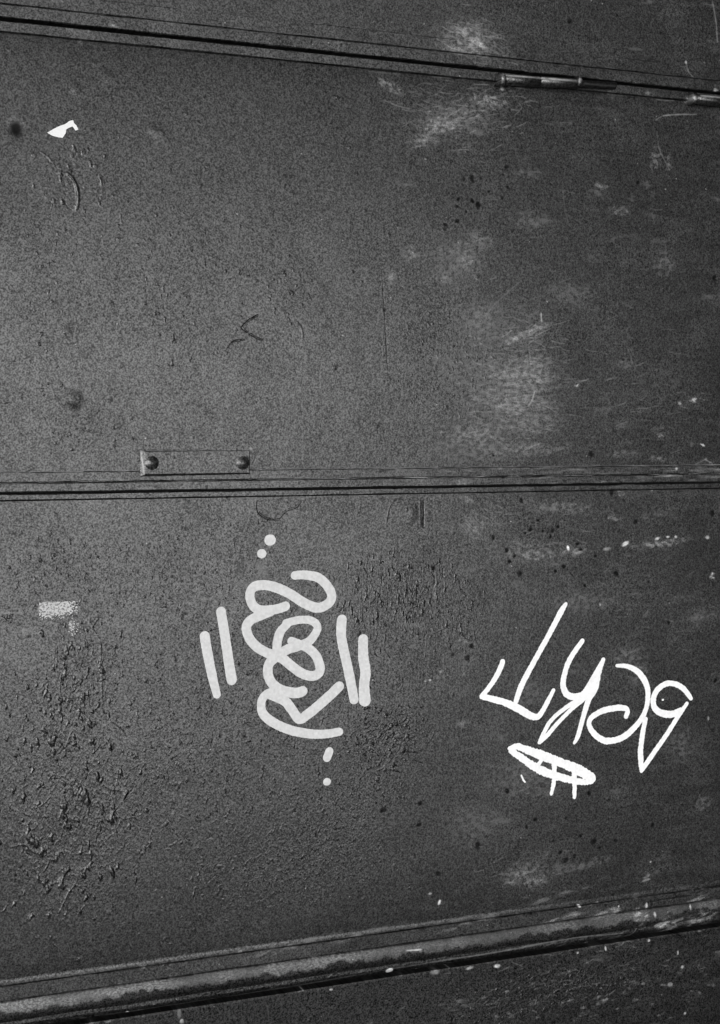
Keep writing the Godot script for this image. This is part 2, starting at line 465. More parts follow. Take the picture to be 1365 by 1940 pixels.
	blob(0, -0.2169, 1.4643, 0.01022, 0.00657, 0.0, 0.04, 0.1, 0.0, 0.9)
	blob(0, 0.5244, 1.4755, 0.00365, 0.00292, 0.0, 0.4)
	blob(0, 0.1584, 1.4601, 0.02190, 0.00657, 0.0, 0.06, 0.0, 0.0, 0.9)
	blob(0, 0.5718, 1.4734, 0.04380, 0.00438, 0.0, 0.07, 0.0, 0.0, 0.9, 1.0, 3.0)
	line(0, [0.0301, 1.4766, 0.0447, 1.4779, 0.0561, 1.4815], 0.00219, -0.014, -0.3)
	line(0, [-0.3129, 1.5066, -0.3109, 1.4892, -0.3089, 1.4745], 0.00190, 0.20, 0.0, 0.05)  # painted highlight: pale tint for the lit left bevel of the cover plate
	blob(0, -0.1609, 1.5094, 0.00365, 0.00292, 0.0, 0.1)
	# pale tops and spots on the hinge barrels
	line(0, [0.2193, 2.0408, 0.2493, 2.0412, 0.2797, 2.0417, 0.3104, 2.0421, 0.3369, 2.0429], 0.00365, 0.22, 0.0, 0.1)
	blob(0, 0.2159, 2.0353, 0.00584, 0.01168, 0.0, 0.20, 0.2, 0.0, 0.7)
	blob(0, 0.2220, 2.0239, 0.00511, 0.00438, 0.0, 0.24, 0.3)
	blob(0, 0.3422, 2.0442, 0.00584, 0.00657, 0.0, 0.12, 0.0, 0.0, 0.4)
	line(0, [0.3503, 2.0403, 0.3772, 2.0403, 0.4044, 2.0412], 0.00292, 0.05, 0.0, 0.1)
	line(0, [0.2322, 2.0285, 0.2537, 2.0274, 0.2711, 2.0266], 0.00219, 0.06, 0.0, 0.3)
	blob(0, 0.5406, 2.0340, 0.01022, 0.00876, 0.0, 0.24, 0.3, 0.0, 0.7)
	line(0, [0.5539, 2.0399, 0.5779, 2.0403, 0.6071, 2.0404, 0.6315, 2.0408], 0.00365, 0.18, 0.0, 0.05)
	blob(0, 0.5874, 2.0522, 0.00584, 0.01022, 0.0, 0.16, 0.0, 0.0, 0.8)
	blob(0, 0.4661, 2.0379, 0.00584, 0.00511, 0.0, 0.10, 0.0, 0.0, 0.6)
	line(0, [0.4830, 2.0308, 0.4989, 2.0305, 0.5159, 2.0319], 0.00219, 0.10, 0.0, 0.2)
	blob(0, 0.5341, 2.0902, 0.00365, 0.00365, 0.0, 0.28)
	# dark spatters
	for s in [[0.1575, 1.8908, 4], [0.1701, 1.8931, 6], [0.1718, 1.8880, 4], [0.1844, 1.8933, 3], [0.2261, 1.9125, 5], [0.1484, 1.8620, 4], [0.1702, 1.8603, 5], [0.1795, 1.8549, 7], [0.1468, 1.8515, 3], [0.2186, 1.8676, 4], [0.2271, 1.8832, 4], [0.1460, 1.8306, 5], [0.1277, 1.8245, 4], [0.1602, 1.8448, 3], [0.2201, 1.9008, 3], [0.3734, 1.4990, 7], [0.2095, 1.4985, 3], [0.3317, 2.1306, 5], [0.4124, 2.1482, 3], [0.5850, 1.7670, 7], [0.4473, 1.9038, 5], [0.1964, 1.8753, 3], [0.2983, 1.8922, 3]]:
		blob(0, s[0], s[1], s[2] * 0.00073 * 1.4, s[2] * 0.00073 * 1.05, rng.randf() * 3.0, -0.05, -0.2, 0.3, 0.25, 0.6)
	# ---------- lower panel
	flakes(1, -0.4135, 1.0204, 0.10950, 0.16060, 0.64, 21.0, 1.8, 0.55, 411)
	flakes(1, -0.4256, 1.1746, 0.08760, 0.10950, 0.54, 17.0, 2.0, 0.44, 412)
	flakes(1, -0.4236, 1.3536, 0.08760, 0.08030, 0.38, 11.0, 1.3, 0.26, 413)
	flakes(1, -0.1054, 0.9295, 0.16790, 0.06570, 0.46, 8.0, 1.2, 0.26, 414)
	flakes(1, 0.0466, 1.2992, 0.08760, 0.08030, 0.54, 11.0, 2.6, 0.50, 415)
	flakes(1, 0.0386, 1.1036, 0.06935, 0.05840, 0.56, 15.0, 0.9, 0.50, 416)
	flakes(1, -0.0342, 0.9818, 0.08030, 0.08760, 0.40, 9.0, 1.2, 0.24, 417)
	flakes(1, -0.2704, 1.1206, 0.10220, 0.10950, 0.30, 10.0, 1.6, 0.22, 418)
	flakes(1, 0.0305, 1.0360, 0.07300, 0.06570, 0.34, 12.0, 1.3, 0.30, 419)
	flakes(1, -0.2039, 1.1298, 0.33580, 0.32120, 0.40, 13.0, 1.5, 0.17, 441)
	flakes(1, -0.2689, 1.3480, 0.26280, 0.09490, 0.36, 9.0, 1.3, 0.18, 442)
	flakes(1, -0.3905, 1.2347, 0.06570, 0.08760, 0.50, 10.0, 2.4, 0.34, 443)
	flakes(1, 0.1380, 1.2801, 0.08760, 0.08760, 0.44, 10.0, 2.2, 0.30, 444)
	blob(1, -0.4365, 1.3033, 0.01606, 0.01241, 0.0, 0.13, 0.3, 0.15, 0.4, 0.35)
	blob(1, -0.4187, 1.3039, 0.01460, 0.01022, 0.0, 0.13, 0.3, 0.15, 0.4, 0.35)
	blob(1, -0.4059, 1.2805, 0.00511, 0.01022, 0.0, 0.08, 0.2, 0.1, 0.6, 0.5)
	line(1, [-0.0341, 1.1391, -0.0221, 1.1682, -0.0261, 1.1871], 0.00131, -0.01, -0.3, 0.1)
	line(1, [-0.2041, 1.0827, -0.0972, 1.0832, -0.0341, 1.0809], 0.00175, -0.008, -0.1, 0.25)
	line(1, [-0.2923, 1.1081, -0.2040, 1.1023, -0.1777, 1.1023], 0.00175, -0.008, -0.1, 0.25)
	for z in [[-0.3921, 1.0743, 0.085, 0.18, 62, 1.5, 0.013], [0.0630, 1.2835, 0.05, 0.07, 34, 1.5, 0.010], [0.0509, 1.0950, 0.045, 0.04, 26, 0.5, 0.011], [-0.2048, 0.9554, 0.10, 0.05, 22, 1.3, 0.007], [-0.4575, 1.3548, 0.04, 0.08, 12, 1.4, 0.006]]:
		for k in z[4]:                                  # lifted edges and cracks of the old coats
			var x: float = z[0] + rng.randfn(0.0, z[2] * 0.7)
			var y: float = z[1] + rng.randfn(0.0, z[3] * 0.6)
			var an: float = z[5] + rng.randfn(0.0, 0.45)
			var l: float = z[6] * rng.randf_range(0.4, 2.0)
			var bx := rng.randf_range(-0.3, 0.3) * l
			line(1, [x, y, x + l * cos(an) * 0.4 + bx, y + l * sin(an) * 0.4, x + l * cos(an), y + l * sin(an)], rng.randf_range(0.0013, 0.0026), 0.004, rng.randf_range(0.25, 0.62) * (1.0 if rng.randf() < 0.7 else -0.7), 0.05)
	line(1, [-0.3693, 1.2578, -0.3682, 1.2264, -0.3678, 1.1984, -0.3673, 1.1739], 0.00248, 0.004, 0.55, 0.02)
	line(1, [-0.3651, 1.2576, -0.3642, 1.2052, -0.3644, 1.1807], 0.00161, -0.008, -0.3, 0.1)
	line(1, [-0.3659, 1.1703, -0.3670, 1.1283], 0.00175, 0.0, 0.3, 0.2)
	line(1, [-0.3263, 1.1745, -0.3251, 1.1462], 0.00175, 0.0, -0.3, 0.2)
	line(1, [-0.3874, 1.1927, -0.3854, 1.1821, -0.3771, 1.1795], 0.00161, -0.006, -0.35)
	line(1, [-0.2800, 1.3054, -0.2619, 1.3038, -0.2429, 1.3037], 0.00110, 0.045, 0.0, 0.1)
	line(1, [-0.4983, 1.3014, -0.4817, 1.3007, -0.4703, 1.3001], 0.00175, 0.09, 0.1, 0.05)
	blob(1, -0.4652, 1.2780, 0.01314, 0.00730, 0.3, 0.045, 0.1, 0.0, 0.9)
	blob(1, -0.4884, 1.2949, 0.01022, 0.01022, 0.0, 0.0, 0.4, 0.0, 0.9)
	line(1, [-0.3770, 1.1920, -0.4049, 1.1766, -0.4119, 1.1666], 0.00131, 0.01, 0.1, 0.3)
	line(1, [-0.2318, 1.1909, -0.2554, 1.1824, -0.2846, 1.1716], 0.00161, 0.014, 0.0, 0.2)
	line(1, [-0.1513, 1.4375, -0.1491, 1.4217, -0.1347, 1.4127, -0.1210, 1.4117], 0.00204, -0.02, -0.8)
	line(1, [-0.1194, 1.4138, -0.1102, 1.4237, -0.0963, 1.4278, -0.0878, 1.4364], 0.00219, 0.04, 0.8, 0.03)
	line(1, [-0.3918, 1.4453, -0.3801, 1.4403], 0.00146, 0.03, 0.1)
	blob(1, -0.4242, 1.4254, 0.00438, 0.00292, 0.0, -0.014, -0.3)
	line(1, [0.0990, 1.4345, 0.0990, 1.4142, 0.0983, 1.3953], 0.00263, -0.016, -0.7)
	line(1, [0.0932, 1.4331, 0.0932, 1.4143, 0.0933, 1.3985], 0.00292, 0.004, 0.4)
	blob(1, 0.0751, 1.4169, 0.02190, 0.02044, 0.0, 0.0, 0.9, 0.0, 0.0, 0.8)
	line(1, [0.0407, 1.4042, 0.0448, 1.4228, 0.0529, 1.4353, 0.0668, 1.4366], 0.00219, 0.008, 0.5)
	line(1, [0.0060, 1.4369, 0.0383, 1.4371, 0.0627, 1.4367, 0.0957, 1.4376], 0.00139, -0.012, -0.3, 0.1)
	blob(1, 0.0693, 1.4148, 0.01314, 0.01606, 0.0, 0.0, -0.4)
	line(1, [0.0383, 1.4080, 0.0505, 1.4376, 0.0529, 1.4450], 0.00584, 0.012, 0.0, 0.1)
	blob(1, -0.1479, 1.3451, 0.01898, 0.01752, 0.5, 0.026, 0.0, 0.08, 0.25)
	blob(1, -0.1774, 1.3462, 0.01022, 0.02190, 0.2, -0.012, 0.0, 0.1, 0.3)
	line(1, [-0.1781, 1.3433, -0.1653, 1.3479, -0.1502, 1.3423], 0.00117, -0.008, 0.0, 0.2)
	line(1, [0.1176, 1.3304, 0.1185, 1.3114, 0.1161, 1.2925], 0.00219, 0.05, 0.4, 0.05)
	line(1, [0.1311, 1.3261, 0.1320, 1.3070], 0.00175, 0.03, 0.3, 0.1)
	line(1, [0.1565, 1.3175, 0.1573, 1.3060], 0.00219, -0.02, -0.3)
	line(1, [0.0961, 1.2706, 0.1011, 1.2513, 0.1020, 1.2323, 0.0987, 1.2058], 0.00161, 0.02, 0.25, 0.1)
	line(1, [0.1338, 1.2535, 0.1313, 1.2498, 0.1028, 1.2414], 0.00146, 0.02, 0.2, 0.1)
	line(1, [0.0385, 1.2470, 0.0369, 1.2245, 0.0450, 1.2127], 0.00175, 0.01, 0.4, 0.1)
	line(1, [-0.0221, 1.1682, -0.0181, 1.1455, -0.0165, 1.1079], 0.00146, -0.010, -0.35, 0.15)
	line(1, [0.0028, 1.0913, 0.0142, 1.0995, 0.0345, 1.1054], 0.00190, 0.02, 0.4, 0.1)
	line(1, [0.0633, 1.0940, 0.0716, 1.0858, 0.0733, 1.0704, 0.0766, 1.0548], 0.00219, 0.012, 0.4, 0.1)
	line(1, [0.0816, 1.0620, 0.0966, 1.0546], 0.00219, -0.008, -0.4)
	line(1, [0.0061, 1.0571, 0.0061, 1.0382, 0.0101, 1.0227], 0.00146, 0.0, 0.3, 0.2)
	line(1, [0.1625, 1.0784, 0.1987, 1.0794, 0.2380, 1.0817], 0.00292, -0.010, 0.0, 0.25)
	line(1, [0.1465, 1.2490, 0.1806, 1.2627, 0.2238, 1.2661], 0.00190, -0.010, 0.0, 0.2)
	line(1, [0.1549, 1.2793, 0.2063, 1.2831], 0.00146, -0.008, 0.0, 0.2)
	line(1, [0.2134, 1.2627, 0.2326, 1.2524, 0.2398, 1.2131], 0.00131, 0.02, 0.0, 0.2)
	line(1, [-0.4888, 0.9970, -0.4719, 0.9986, -0.4618, 0.9892, -0.4517, 0.9840], 0.00248, 0.006, 0.5, 0.05)
	line(1, [-0.4719, 1.0000, -0.4700, 0.9880, -0.4619, 0.9823], 0.00219, -0.010, -0.4)
	line(1, [-0.4002, 0.9628, -0.4039, 0.9421, -0.4158, 0.9260, -0.4286, 0.8994], 0.00234, 0.010, 0.5, 0.08)
	line(1, [-0.3462, 1.0879, -0.3485, 1.0739, -0.3500, 1.0649], 0.00219, 0.01, 0.45)
	line(1, [-0.3759, 1.0869, -0.3746, 1.0763], 0.00219, 0.006, 0.4)
	line(1, [-0.3538, 1.0355, -0.3433, 1.0203, -0.3254, 1.0200, -0.3205, 1.0109], 0.00190, 0.004, 0.4, 0.1)
	line(1, [-0.3205, 1.0074, -0.3149, 0.9889, -0.3093, 0.9669], 0.00161, -0.004, -0.3, 0.1)
	line(1, [-0.1513, 1.0488, -0.1453, 1.0336], 0.00146, 0.01, 0.2)
	line(1, [-0.1736, 0.8414, -0.1751, 0.8305], 0.00161, 0.02, 0.25)
	line(1, [-0.1761, 0.9537, -0.1518, 0.9348, -0.1249, 0.9132], 0.00365, -0.008, 0.0, 0.15)
	line(1, [-0.1016, 0.8806, -0.0662, 0.8785, -0.0343, 0.8777], 0.00292, -0.008, 0.0, 0.15)
	line(1, [-0.0343, 0.8595, 0.0637, 0.8551, 0.1652, 0.8520, 0.1912, 0.8473], 0.00292, -0.010, 0.0, 0.1)
	line(1, [0.1097, 0.8859, 0.1394, 0.8723, 0.1868, 0.8494], 0.00365, -0.010, 0.0, 0.1)
	line(1, [0.4116, 0.9242, 0.4540, 0.9173, 0.5263, 0.8998, 0.5704, 0.9002, 0.6201, 0.9017], 0.00219, -0.014, 0.0, 0.05)
	line(1, [0.2565, 0.9435, 0.3147, 0.9463, 0.3605, 0.9271], 0.00146, -0.006, 0.0, 0.3)
	for s in [[0.2759, 1.3520, 90, 30, 5, 0.05], [0.1800, 1.3933, 40, 34, 30, 0.045], [0.1670, 1.4356, 30, 10, 25, 0.06], [0.3199, 1.4212, 120, 20, 4, 0.04], [0.3475, 1.3536, 60, 14, 0, 0.05], [0.3573, 1.2781, 120, 40, 0, 0.022], [0.4962, 1.3612, 100, 10, -4, 0.09], [0.3940, 1.2724, 20, 6, 0, 0.10], [0.4275, 1.4390, 14, 9, 0, 0.14], [0.4158, 1.4034, 30, 10, 0, 0.06],
		[0.4414, 1.1937, 60, 30, 0, 0.025], [0.4653, 1.1720, 26, 16, 0, 0.04], [0.2693, 1.0223, 130, 60, 0, 0.020], [0.2614, 0.8762, 70, 34, -8, 0.040], [0.2883, 0.8627, 40, 18, -12, 0.05], [0.3610, 0.8769, 120, 16, -6, 0.022], [0.1820, 0.9598, 90, 60, 0, 0.012], [0.2684, 1.1486, 60, 40, 0, 0.015], [0.1598, 1.1096, 24, 10, 0, 0.035], [0.5654, 1.2442, 50, 30, 0, 0.02],
		[0.5919, 1.3090, 10, 10, 0, 0.20], [0.1636, 1.2289, 30, 8, 20, 0.05], [0.5389, 1.0479, 60, 50, 0, 0.015], [0.5795, 0.9528, 40, 24, 0, 0.02], [0.4835, 0.8465, 40, 10, -10, 0.04]]:
		blob(1, s[0], s[1], s[2] * 0.00073, s[3] * 0.00073, s[4] * D, s[5] * 1.2, 0.0, 0.12, 1.0, 1.0, 1.5)
	for s in [[0.4349, 1.3629, 12, 6, -25, 0.42], [0.4914, 1.3694, 9, 4, -20, 0.34], [0.5104, 1.3713, 6, 3, -10, 0.40], [0.5248, 1.3709, 4, 4, 0, 0.30], [0.5832, 1.3685, 7, 5, 0, 0.26], [0.4024, 1.3559, 12, 5, -10, 0.16], [0.3348, 1.3595, 4, 7, -15, 0.8], [0.3521, 1.3519, 12, 4, 0, 0.12], [0.1080, 1.1762, 4, 3, 0, 0.3], [0.1005, 1.1752, 3, 2, 0, 0.2], [0.1248, 1.1874, 4, 4, 20, 0.15],
		[0.1250, 0.8491, 4, 7, 20, 0.55], [0.3588, 0.8155, 7, 4, 40, 0.5], [0.4288, 0.8061, 3, 3, 0, 0.4], [0.4861, 0.8686, 3, 3, 0, 0.4], [0.1097, 0.8642, 5, 3, 0, 0.3], [0.4788, 0.8405, 14, 4, -8, 0.14], [0.5874, 1.0856, 3, 7, 0, 0.2]]:
		blob(1, s[0], s[1], s[2] * 0.00073, s[3] * 0.00073, s[4] * D, s[5], 0.1, 0.1, 0.35, 0.6)
	for s in [[0.2101, 1.3787, 5], [0.2319, 1.3595, 5], [0.2451, 1.3506, 4], [0.2364, 1.3424, 4], [0.2844, 1.4001, 5], [0.2712, 1.3887, 5], [0.2624, 1.3835, 3], [0.3085, 1.3862, 5], [0.3174, 1.3915, 4], [0.3050, 1.3769, 4], [0.2916, 1.3858, 3], [0.3278, 1.3322, 5], [0.3135, 1.3256, 4], [0.3510, 1.3654, 4], [0.3566, 1.3565, 4], [0.3823, 1.3462, 4], [0.2540, 1.3239, 6], [0.4186, 1.3186, 6], [0.4108, 1.4417, 6], [0.3635, 1.3024, 4], [0.1126, 1.3374, 5], [0.0794, 1.3386, 3], [0.1748, 1.2222, 5], [0.1441, 1.2100, 5], [0.1680, 1.2048, 6],
		[0.1865, 0.9264, 8], [0.2341, 1.0034, 6], [0.3738, 0.9871, 6], [0.3828, 0.9118, 8], [0.3343, 0.8880, 8], [0.3251, 0.9011, 5], [0.3498, 0.8927, 5], [0.3941, 0.9000, 5], [0.3596, 0.9231, 4], [0.4220, 0.9093, 5], [0.4883, 0.9262, 6], [0.2814, 0.9561, 5], [0.3337, 0.9532, 3], [0.2671, 0.9464, 4], [0.0346, 0.9946, 7], [0.0926, 0.9981, 5], [0.0910, 0.9675, 5], [0.1223, 0.8922, 6], [0.5994, 1.1439, 5], [0.5121, 1.2403, 5], [0.4532, 1.3961, 6], [0.5924, 1.4060, 7], [0.2559, 1.4317, 5]]:
		blob(1, s[0], s[1], s[2] * 0.00073 * 1.4, s[2] * 0.00073 * 1.0, rng.randf() * 3.0, -0.05, -0.2, 0.3, 0.25, 0.6)
	for k in 190:
		var x := rng.randf_range(-0.52, 0.15)
		var y := rng.randf_range(0.83, 1.43)
		var r := 0.0012 + 0.004 * pow(rng.randf(), 3.0)
		blob(1, x, y, r, r * rng.randf_range(0.7, 1.8), 0.0, 0.0, rng.randf_range(0.12, 0.5) * (1.0 if rng.randf() < 0.7 else -0.7), 0.0, 0.3)
	# ---------- the worn bottom joint: bare pale metal on the upper half of the rolled edge, darker and duller below it
	rail_wear()
	for s in [[0.3387, 0.8027, 70, 8, -8, 0.09], [0.4082, 0.7996, 60, 12, -6, 0.11], [0.4699, 0.7861, 24, 26, -6, 0.17], [0.5232, 0.7668, 60, 22, -6, 0.12], [0.5822, 0.7694, 50, 22, -7, 0.10], [0.5817, 0.8015, 50, 10, -8, 0.09], [-0.0978, 0.8165, 160, 8, -8, 0.03], [0.0061, 0.8179, 120, 8, -8, 0.03], [0.1827, 0.8145, 140, 8, -8, 0.03], [0.3156, 0.8338, 120, 8, -8, 0.03]]:
		blob(1, s[0], s[1], s[2] * 0.00073, s[3] * 0.00073, s[4] * D, s[5], 0.0, 0.12, 1.0, 0.9, 4.0)
	line(1, [-0.3811, 0.7582, -0.3384, 0.7567, -0.2730, 0.7563, -0.1983, 0.7562, -0.1292, 0.7572, -0.0504, 0.7586, 0.0472, 0.7616], 0.00161, 0.06, 0.0, 0.15)
	line(1, [0.0472, 0.7616, 0.1398, 0.7627, 0.2355, 0.7639, 0.3436, 0.7672, 0.4368, 0.7631], 0.00219, 0.06, 0.0, 0.1)
	line(1, [0.0721, 0.7860, 0.0830, 0.7853, 0.0956, 0.7844], 0.00219, 0.55, 0.2)
	blob(1, 0.0464, 0.7594, 0.00657, 0.00438, -0.1, 0.55, 0.3, 0.1, 0.15, 0.3)
	blob(1, -0.3370, 0.7565, 0.00365, 0.00219, 0.0, 0.5)
	for s in [[0.2197, 0.7422, 10, 5, 0, 0.40], [0.1743, 0.7454, 12, 4, -8, 0.22], [0.1415, 0.7515, 4, 3, 0, 0.4], [0.1185, 0.7469, 14, 7, 0, 0.12], [0.0889, 0.7542, 3, 3, 0, 0.4], [0.4069, 0.7432, 3, 7, -10, 0.4], [0.4848, 0.7452, 5, 4, 0, 0.4], [0.3576, 0.7433, 4, 3, 0, 0.3], [0.4793, 0.8007, 4, 9, 0, 0.35], [0.4939, 0.7856, 4, 9, -15, 0.3], [0.5592, 0.7891, 3, 9, -10, 0.3], [-0.0862, 0.7509, 3, 3, 0, 0.4], [-0.0440, 0.7448, 5, 3, 10, 0.4], [0.5385, 0.7187, 3, 6, 0, 0.25], [0.5467, 0.6949, 5, 5, 0, 0.3], [0.5245, 0.6703, 9, 6, 0, 0.16], [0.5527, 0.6198, 4, 4, 0, 0.3], [-0.2657, 0.7442, 5, 14, 0, 0.06], [-0.2620, 0.7327, 5, 6, 0, 0.25]]:
		blob(1, s[0], s[1], s[2] * 0.00073, s[3] * 0.00073, s[4] * D, s[5], 0.1, 0.1, 0.3, 0.6)
	line(1, [-0.1409, 0.7402, -0.1379, 0.7248, -0.1372, 0.7135], 0.00175, 0.02, 0.4)
	line(1, [0.3759, 0.7653, 0.4369, 0.7598, 0.4798, 0.7575], 0.00365, -0.03, -0.2, 0.05)
	line(1, [0.5185, 0.7574, 0.5333, 0.7471, 0.5530, 0.7395], 0.00438, -0.03, -0.4)
	line(1, [0.4744, 0.8046, 0.5227, 0.8062, 0.5619, 0.8056], 0.00292, -0.03, -0.3)
	flakes(1, 0.3168, 0.6881, 0.20440, 0.05110, 0.55, 9.0, 1.2, 0.34, 431)
	for k in 110:
		var x := rng.randfn(0.36, 0.17)
		var y := rng.randfn(0.672, 0.032)
		blob(1, x, y, rng.randf_range(0.002, 0.012), rng.randf_range(0.001, 0.005), rng.randf_range(-0.3, 0.3), rng.randf_range(0.01, 0.06), 0.1, 0.1, 1.0, 1.0, 2.0)
	# ---------- fields of short rubbed scratches
	for s in [[0.2304, 1.6072, 0.085, 0.085, -0.05, 420, 0.06], [0.2518, 1.6687, 0.05, 0.03, 0.42, 60, 0.06], [0.1355, 1.9670, 0.065, 0.03, 0.25, 170, 0.07], [0.1726, 2.0884, 0.05, 0.03, -0.1, 130, 0.06], [0.2110, 2.0065, 0.06, 0.015, 0.0, 60, 0.07], [0.0943, 2.0114, 0.06, 0.015, -0.05, 36, 0.06], [0.3982, 1.7661, 0.14, 0.12, 0.0, 110, 0.028], [0.4841, 1.5705, 0.09, 0.06, 0.1, 70, 0.05], [0.1529, 1.7788, 0.05, 0.04, 0.3, 40, 0.04]]:
		for k in s[5]:
			var x: float = s[0] + rng.randfn(0.0, s[2] * 0.6)
			var y: float = s[1] + rng.randfn(0.0, s[3] * 0.6)
			var an: float = s[4] + rng.randfn(0.0, 0.22)
			var l := rng.randf_range(0.004, 0.026)
			line(0, [x, y, x + l * cos(an) * 0.5, y + l * sin(an) * 0.5 + rng.randf_range(-0.0015, 0.0015), x + l * cos(an), y + l * sin(an)], rng.randf_range(0.0006, 0.0016), s[6] * rng.randf_range(0.5, 3.4), 0.0, 0.16)
	for s in [[0.3023, 1.3824, 0.09, 0.04, 0.0, 90, 0.05], [0.1799, 1.4010, 0.04, 0.03, -0.5, 40, 0.05], [0.4510, 1.1850, 0.10, 0.16, 0.1, 130, 0.035], [0.2703, 0.8792, 0.07, 0.03, 0.12, 60, 0.05], [0.2692, 1.0302, 0.10, 0.08, 0.1, 70, 0.03], [0.3806, 0.7525, 0.16, 0.02, 0.15, 80, 0.06], [0.3259, 0.6868, 0.16, 0.04, 0.1, 130, 0.05]]:
		for k in s[5]:
			var x: float = s[0] + rng.randfn(0.0, s[2] * 0.6)
			var y: float = s[1] + rng.randfn(0.0, s[3] * 0.6)
			var an: float = s[4] + rng.randfn(0.0, 0.3)
			var l := rng.randf_range(0.003, 0.020)
			line(1, [x, y, x + l * cos(an) * 0.5, y + l * sin(an) * 0.5 + rng.randf_range(-0.0015, 0.0015), x + l * cos(an), y + l * sin(an)], rng.randf_range(0.0006, 0.0016), s[6] * rng.randf_range(0.5, 3.4), 0.0, 0.16)
	# ---------- chips along the edges of the joints and the rolled edge
	for k in 150:
		var x := rng.randf_range(-0.55, 0.65)
		var t := 0 if k % 3 == 0 else 1
		var y: float = [1.4668, 1.4805, 2.0510, 2.0672][k % 4] if t == 0 else [0.7955, 0.7590, 0.7480, 0.8155, 0.7640][k % 5]
		blob(t, x, y + rng.randfn(0.0, 0.0012), rng.randf_range(0.0015, 0.009), rng.randf_range(0.0008, 0.0022), rng.randfn(0.0, 0.15), rng.randf_range(0.02, 0.10) if rng.randf() < 0.6 else -0.03, rng.randf_range(-0.4, 0.4), 0.1, 0.7)
	# ---------- fine specks, nicks and short scratches everywhere, thicker towards the far end
	for t in 2:
		for k in 900:
			var x := -0.6 + 1.25 * pow(rng.randf(), 0.62)
			var y := rng.randf_range(AY[t] - 0.9, AY[t])
			var r := rng.randf_range(0.0004, 0.0011)
			blob(t, x, y, r * rng.randf_range(1.0, 2.0), r, rng.randf_range(-0.8, 0.8), rng.randf_range(0.02, 0.16) if rng.randf() < 0.86 else 0.45, 0.0, 0.05)
		for k in 130:
			var x := -0.3 + 0.95 * pow(rng.randf(), 0.6)
			var y := rng.randf_range(AY[t] - 0.9, AY[t])
			var an := rng.randfn(-0.1, 0.5)
			var l := rng.randf_range(0.006, 0.035)
			line(t, [x, y, x + l * cos(an) * 0.5, y + l * sin(an) * 0.5 + rng.randf_range(-0.001, 0.001), x + l * cos(an), y + l * sin(an)], rng.randf_range(0.0006, 0.0013), rng.randf_range(0.008, 0.04), 0.0, 0.2)
		for k in 120:
			var x := 0.05 + 0.58 * pow(rng.randf(), 0.7)
			var y := rng.randf_range(AY[t] - 0.9, AY[t])
			blob(t, x, y, rng.randf_range(0.006, 0.045), rng.randf_range(0.002, 0.012), rng.randfn(0.0, 0.15), rng.randf_range(-0.006, 0.016), 0.0, 0.08, 1.0, 1.0, 3.0)
	pass


# ------------------------------------------------------------------ setting
func make_setting() -> void:
	var m := StandardMaterial3D.new()
	var f := FastNoiseLite.new()
	f.seed = 3; f.frequency = 0.02; f.fractal_octaves = 5
	var nt := NoiseTexture2D.new()
	nt.width = 512; nt.height = 512; nt.seamless = true; nt.noise = f
	var ramp := Gradient.new()
	ramp.set_color(0, Color(0.24, 0.24, 0.24)); ramp.set_color(1, Color(0.34, 0.34, 0.34))
	nt.color_ramp = ramp
	m.albedo_texture = nt
	m.uv1_triplanar = true; m.uv1_world_triplanar = true
	m.uv1_scale = Vector3(0.7, 0.7, 0.7)
	m.roughness = 0.9
	var g := PlaneMesh.new()
	g.size = Vector2(300, 300)
	struct("ground", g, Vector3(0, 0, 0), m)
	var b := BoxMesh.new()
	b.size = Vector3(2.0, 3.6, 0.7)
	struct("wall", b, Vector3(-1.956, 1.8, -0.3), m)      # left of the doorway
	var c := BoxMesh.new()
	c.size = Vector3(3.0, 3.6, 0.7)
	struct("wall", c, Vector3(2.756, 1.8, -0.3), m)       # right of it
	var d := BoxMesh.new()
	d.size = Vector3(2.212, 0.86, 0.696)
	struct("wall", d, Vector3(0.15, 3.17, -0.3), m)       # over it
	var e := BoxMesh.new()                                # unseen building block, added to cut the bright reflection on the door's right
	e.size = Vector3(4.0, 7.0, 3.8)
	var dark := StandardMaterial3D.new()
	dark.albedo_color = Color(0.26, 0.26, 0.26)
	dark.roughness = 0.9
	struct("wall", e, Vector3(2.15 + 2.0, 3.5, 3.8 * 0.5 + 0.06), dark)


# ------------------------------------------------------------------ the door
func panel(t: int, y1: float, y0: float, step: float, label: String) -> Node3D:
	var st := st_begin()
	var nx := int(2.2 / step)
	var ny := int((y1 - y0) / step)
	st.set_smooth_group(0)
	for j in ny + 1:
		var y := lerpf(y1, y0, float(j) / ny)
		for i in nx + 1:
			var x := -0.95 + 2.2 * i / nx
			var z := sheet_z(x, y) + lump_z(x, y)
			st.set_uv(uv(t, x, y))
			st.add_vertex(Vector3(x, y, z))
	st.set_smooth_group(1)                          # the sheet's edges fold back
	var base := (nx + 1) * (ny + 1)
	for e in 2:
		var y := y1 if e == 0 else y0
		for q in 2:
			for i in nx + 1:
				var x := -0.95 + 2.2 * i / nx
				st.set_uv(uv(t, x, y))
				st.add_vertex(Vector3(x, y, -0.02 if q == e else sheet_z(x, y) + lump_z(x, y)))
		for i in nx:
			var k := base + e * 2 * (nx + 1) + i
			st.add_index(k); st.add_index(k + 1); st.add_index(k + nx + 2)
			st.add_index(k); st.add_index(k + nx + 2); st.add_index(k + nx + 1)
	for j in ny:
		for i in nx:
			var k := j * (nx + 1) + i
			st.add_index(k); st.add_index(k + 1); st.add_index(k + nx + 2)
			st.add_index(k); st.add_index(k + nx + 2); st.add_index(k + nx + 1)
	st.generate_normals()
	return part("door_panel", st, paint_mat[t], door, label)


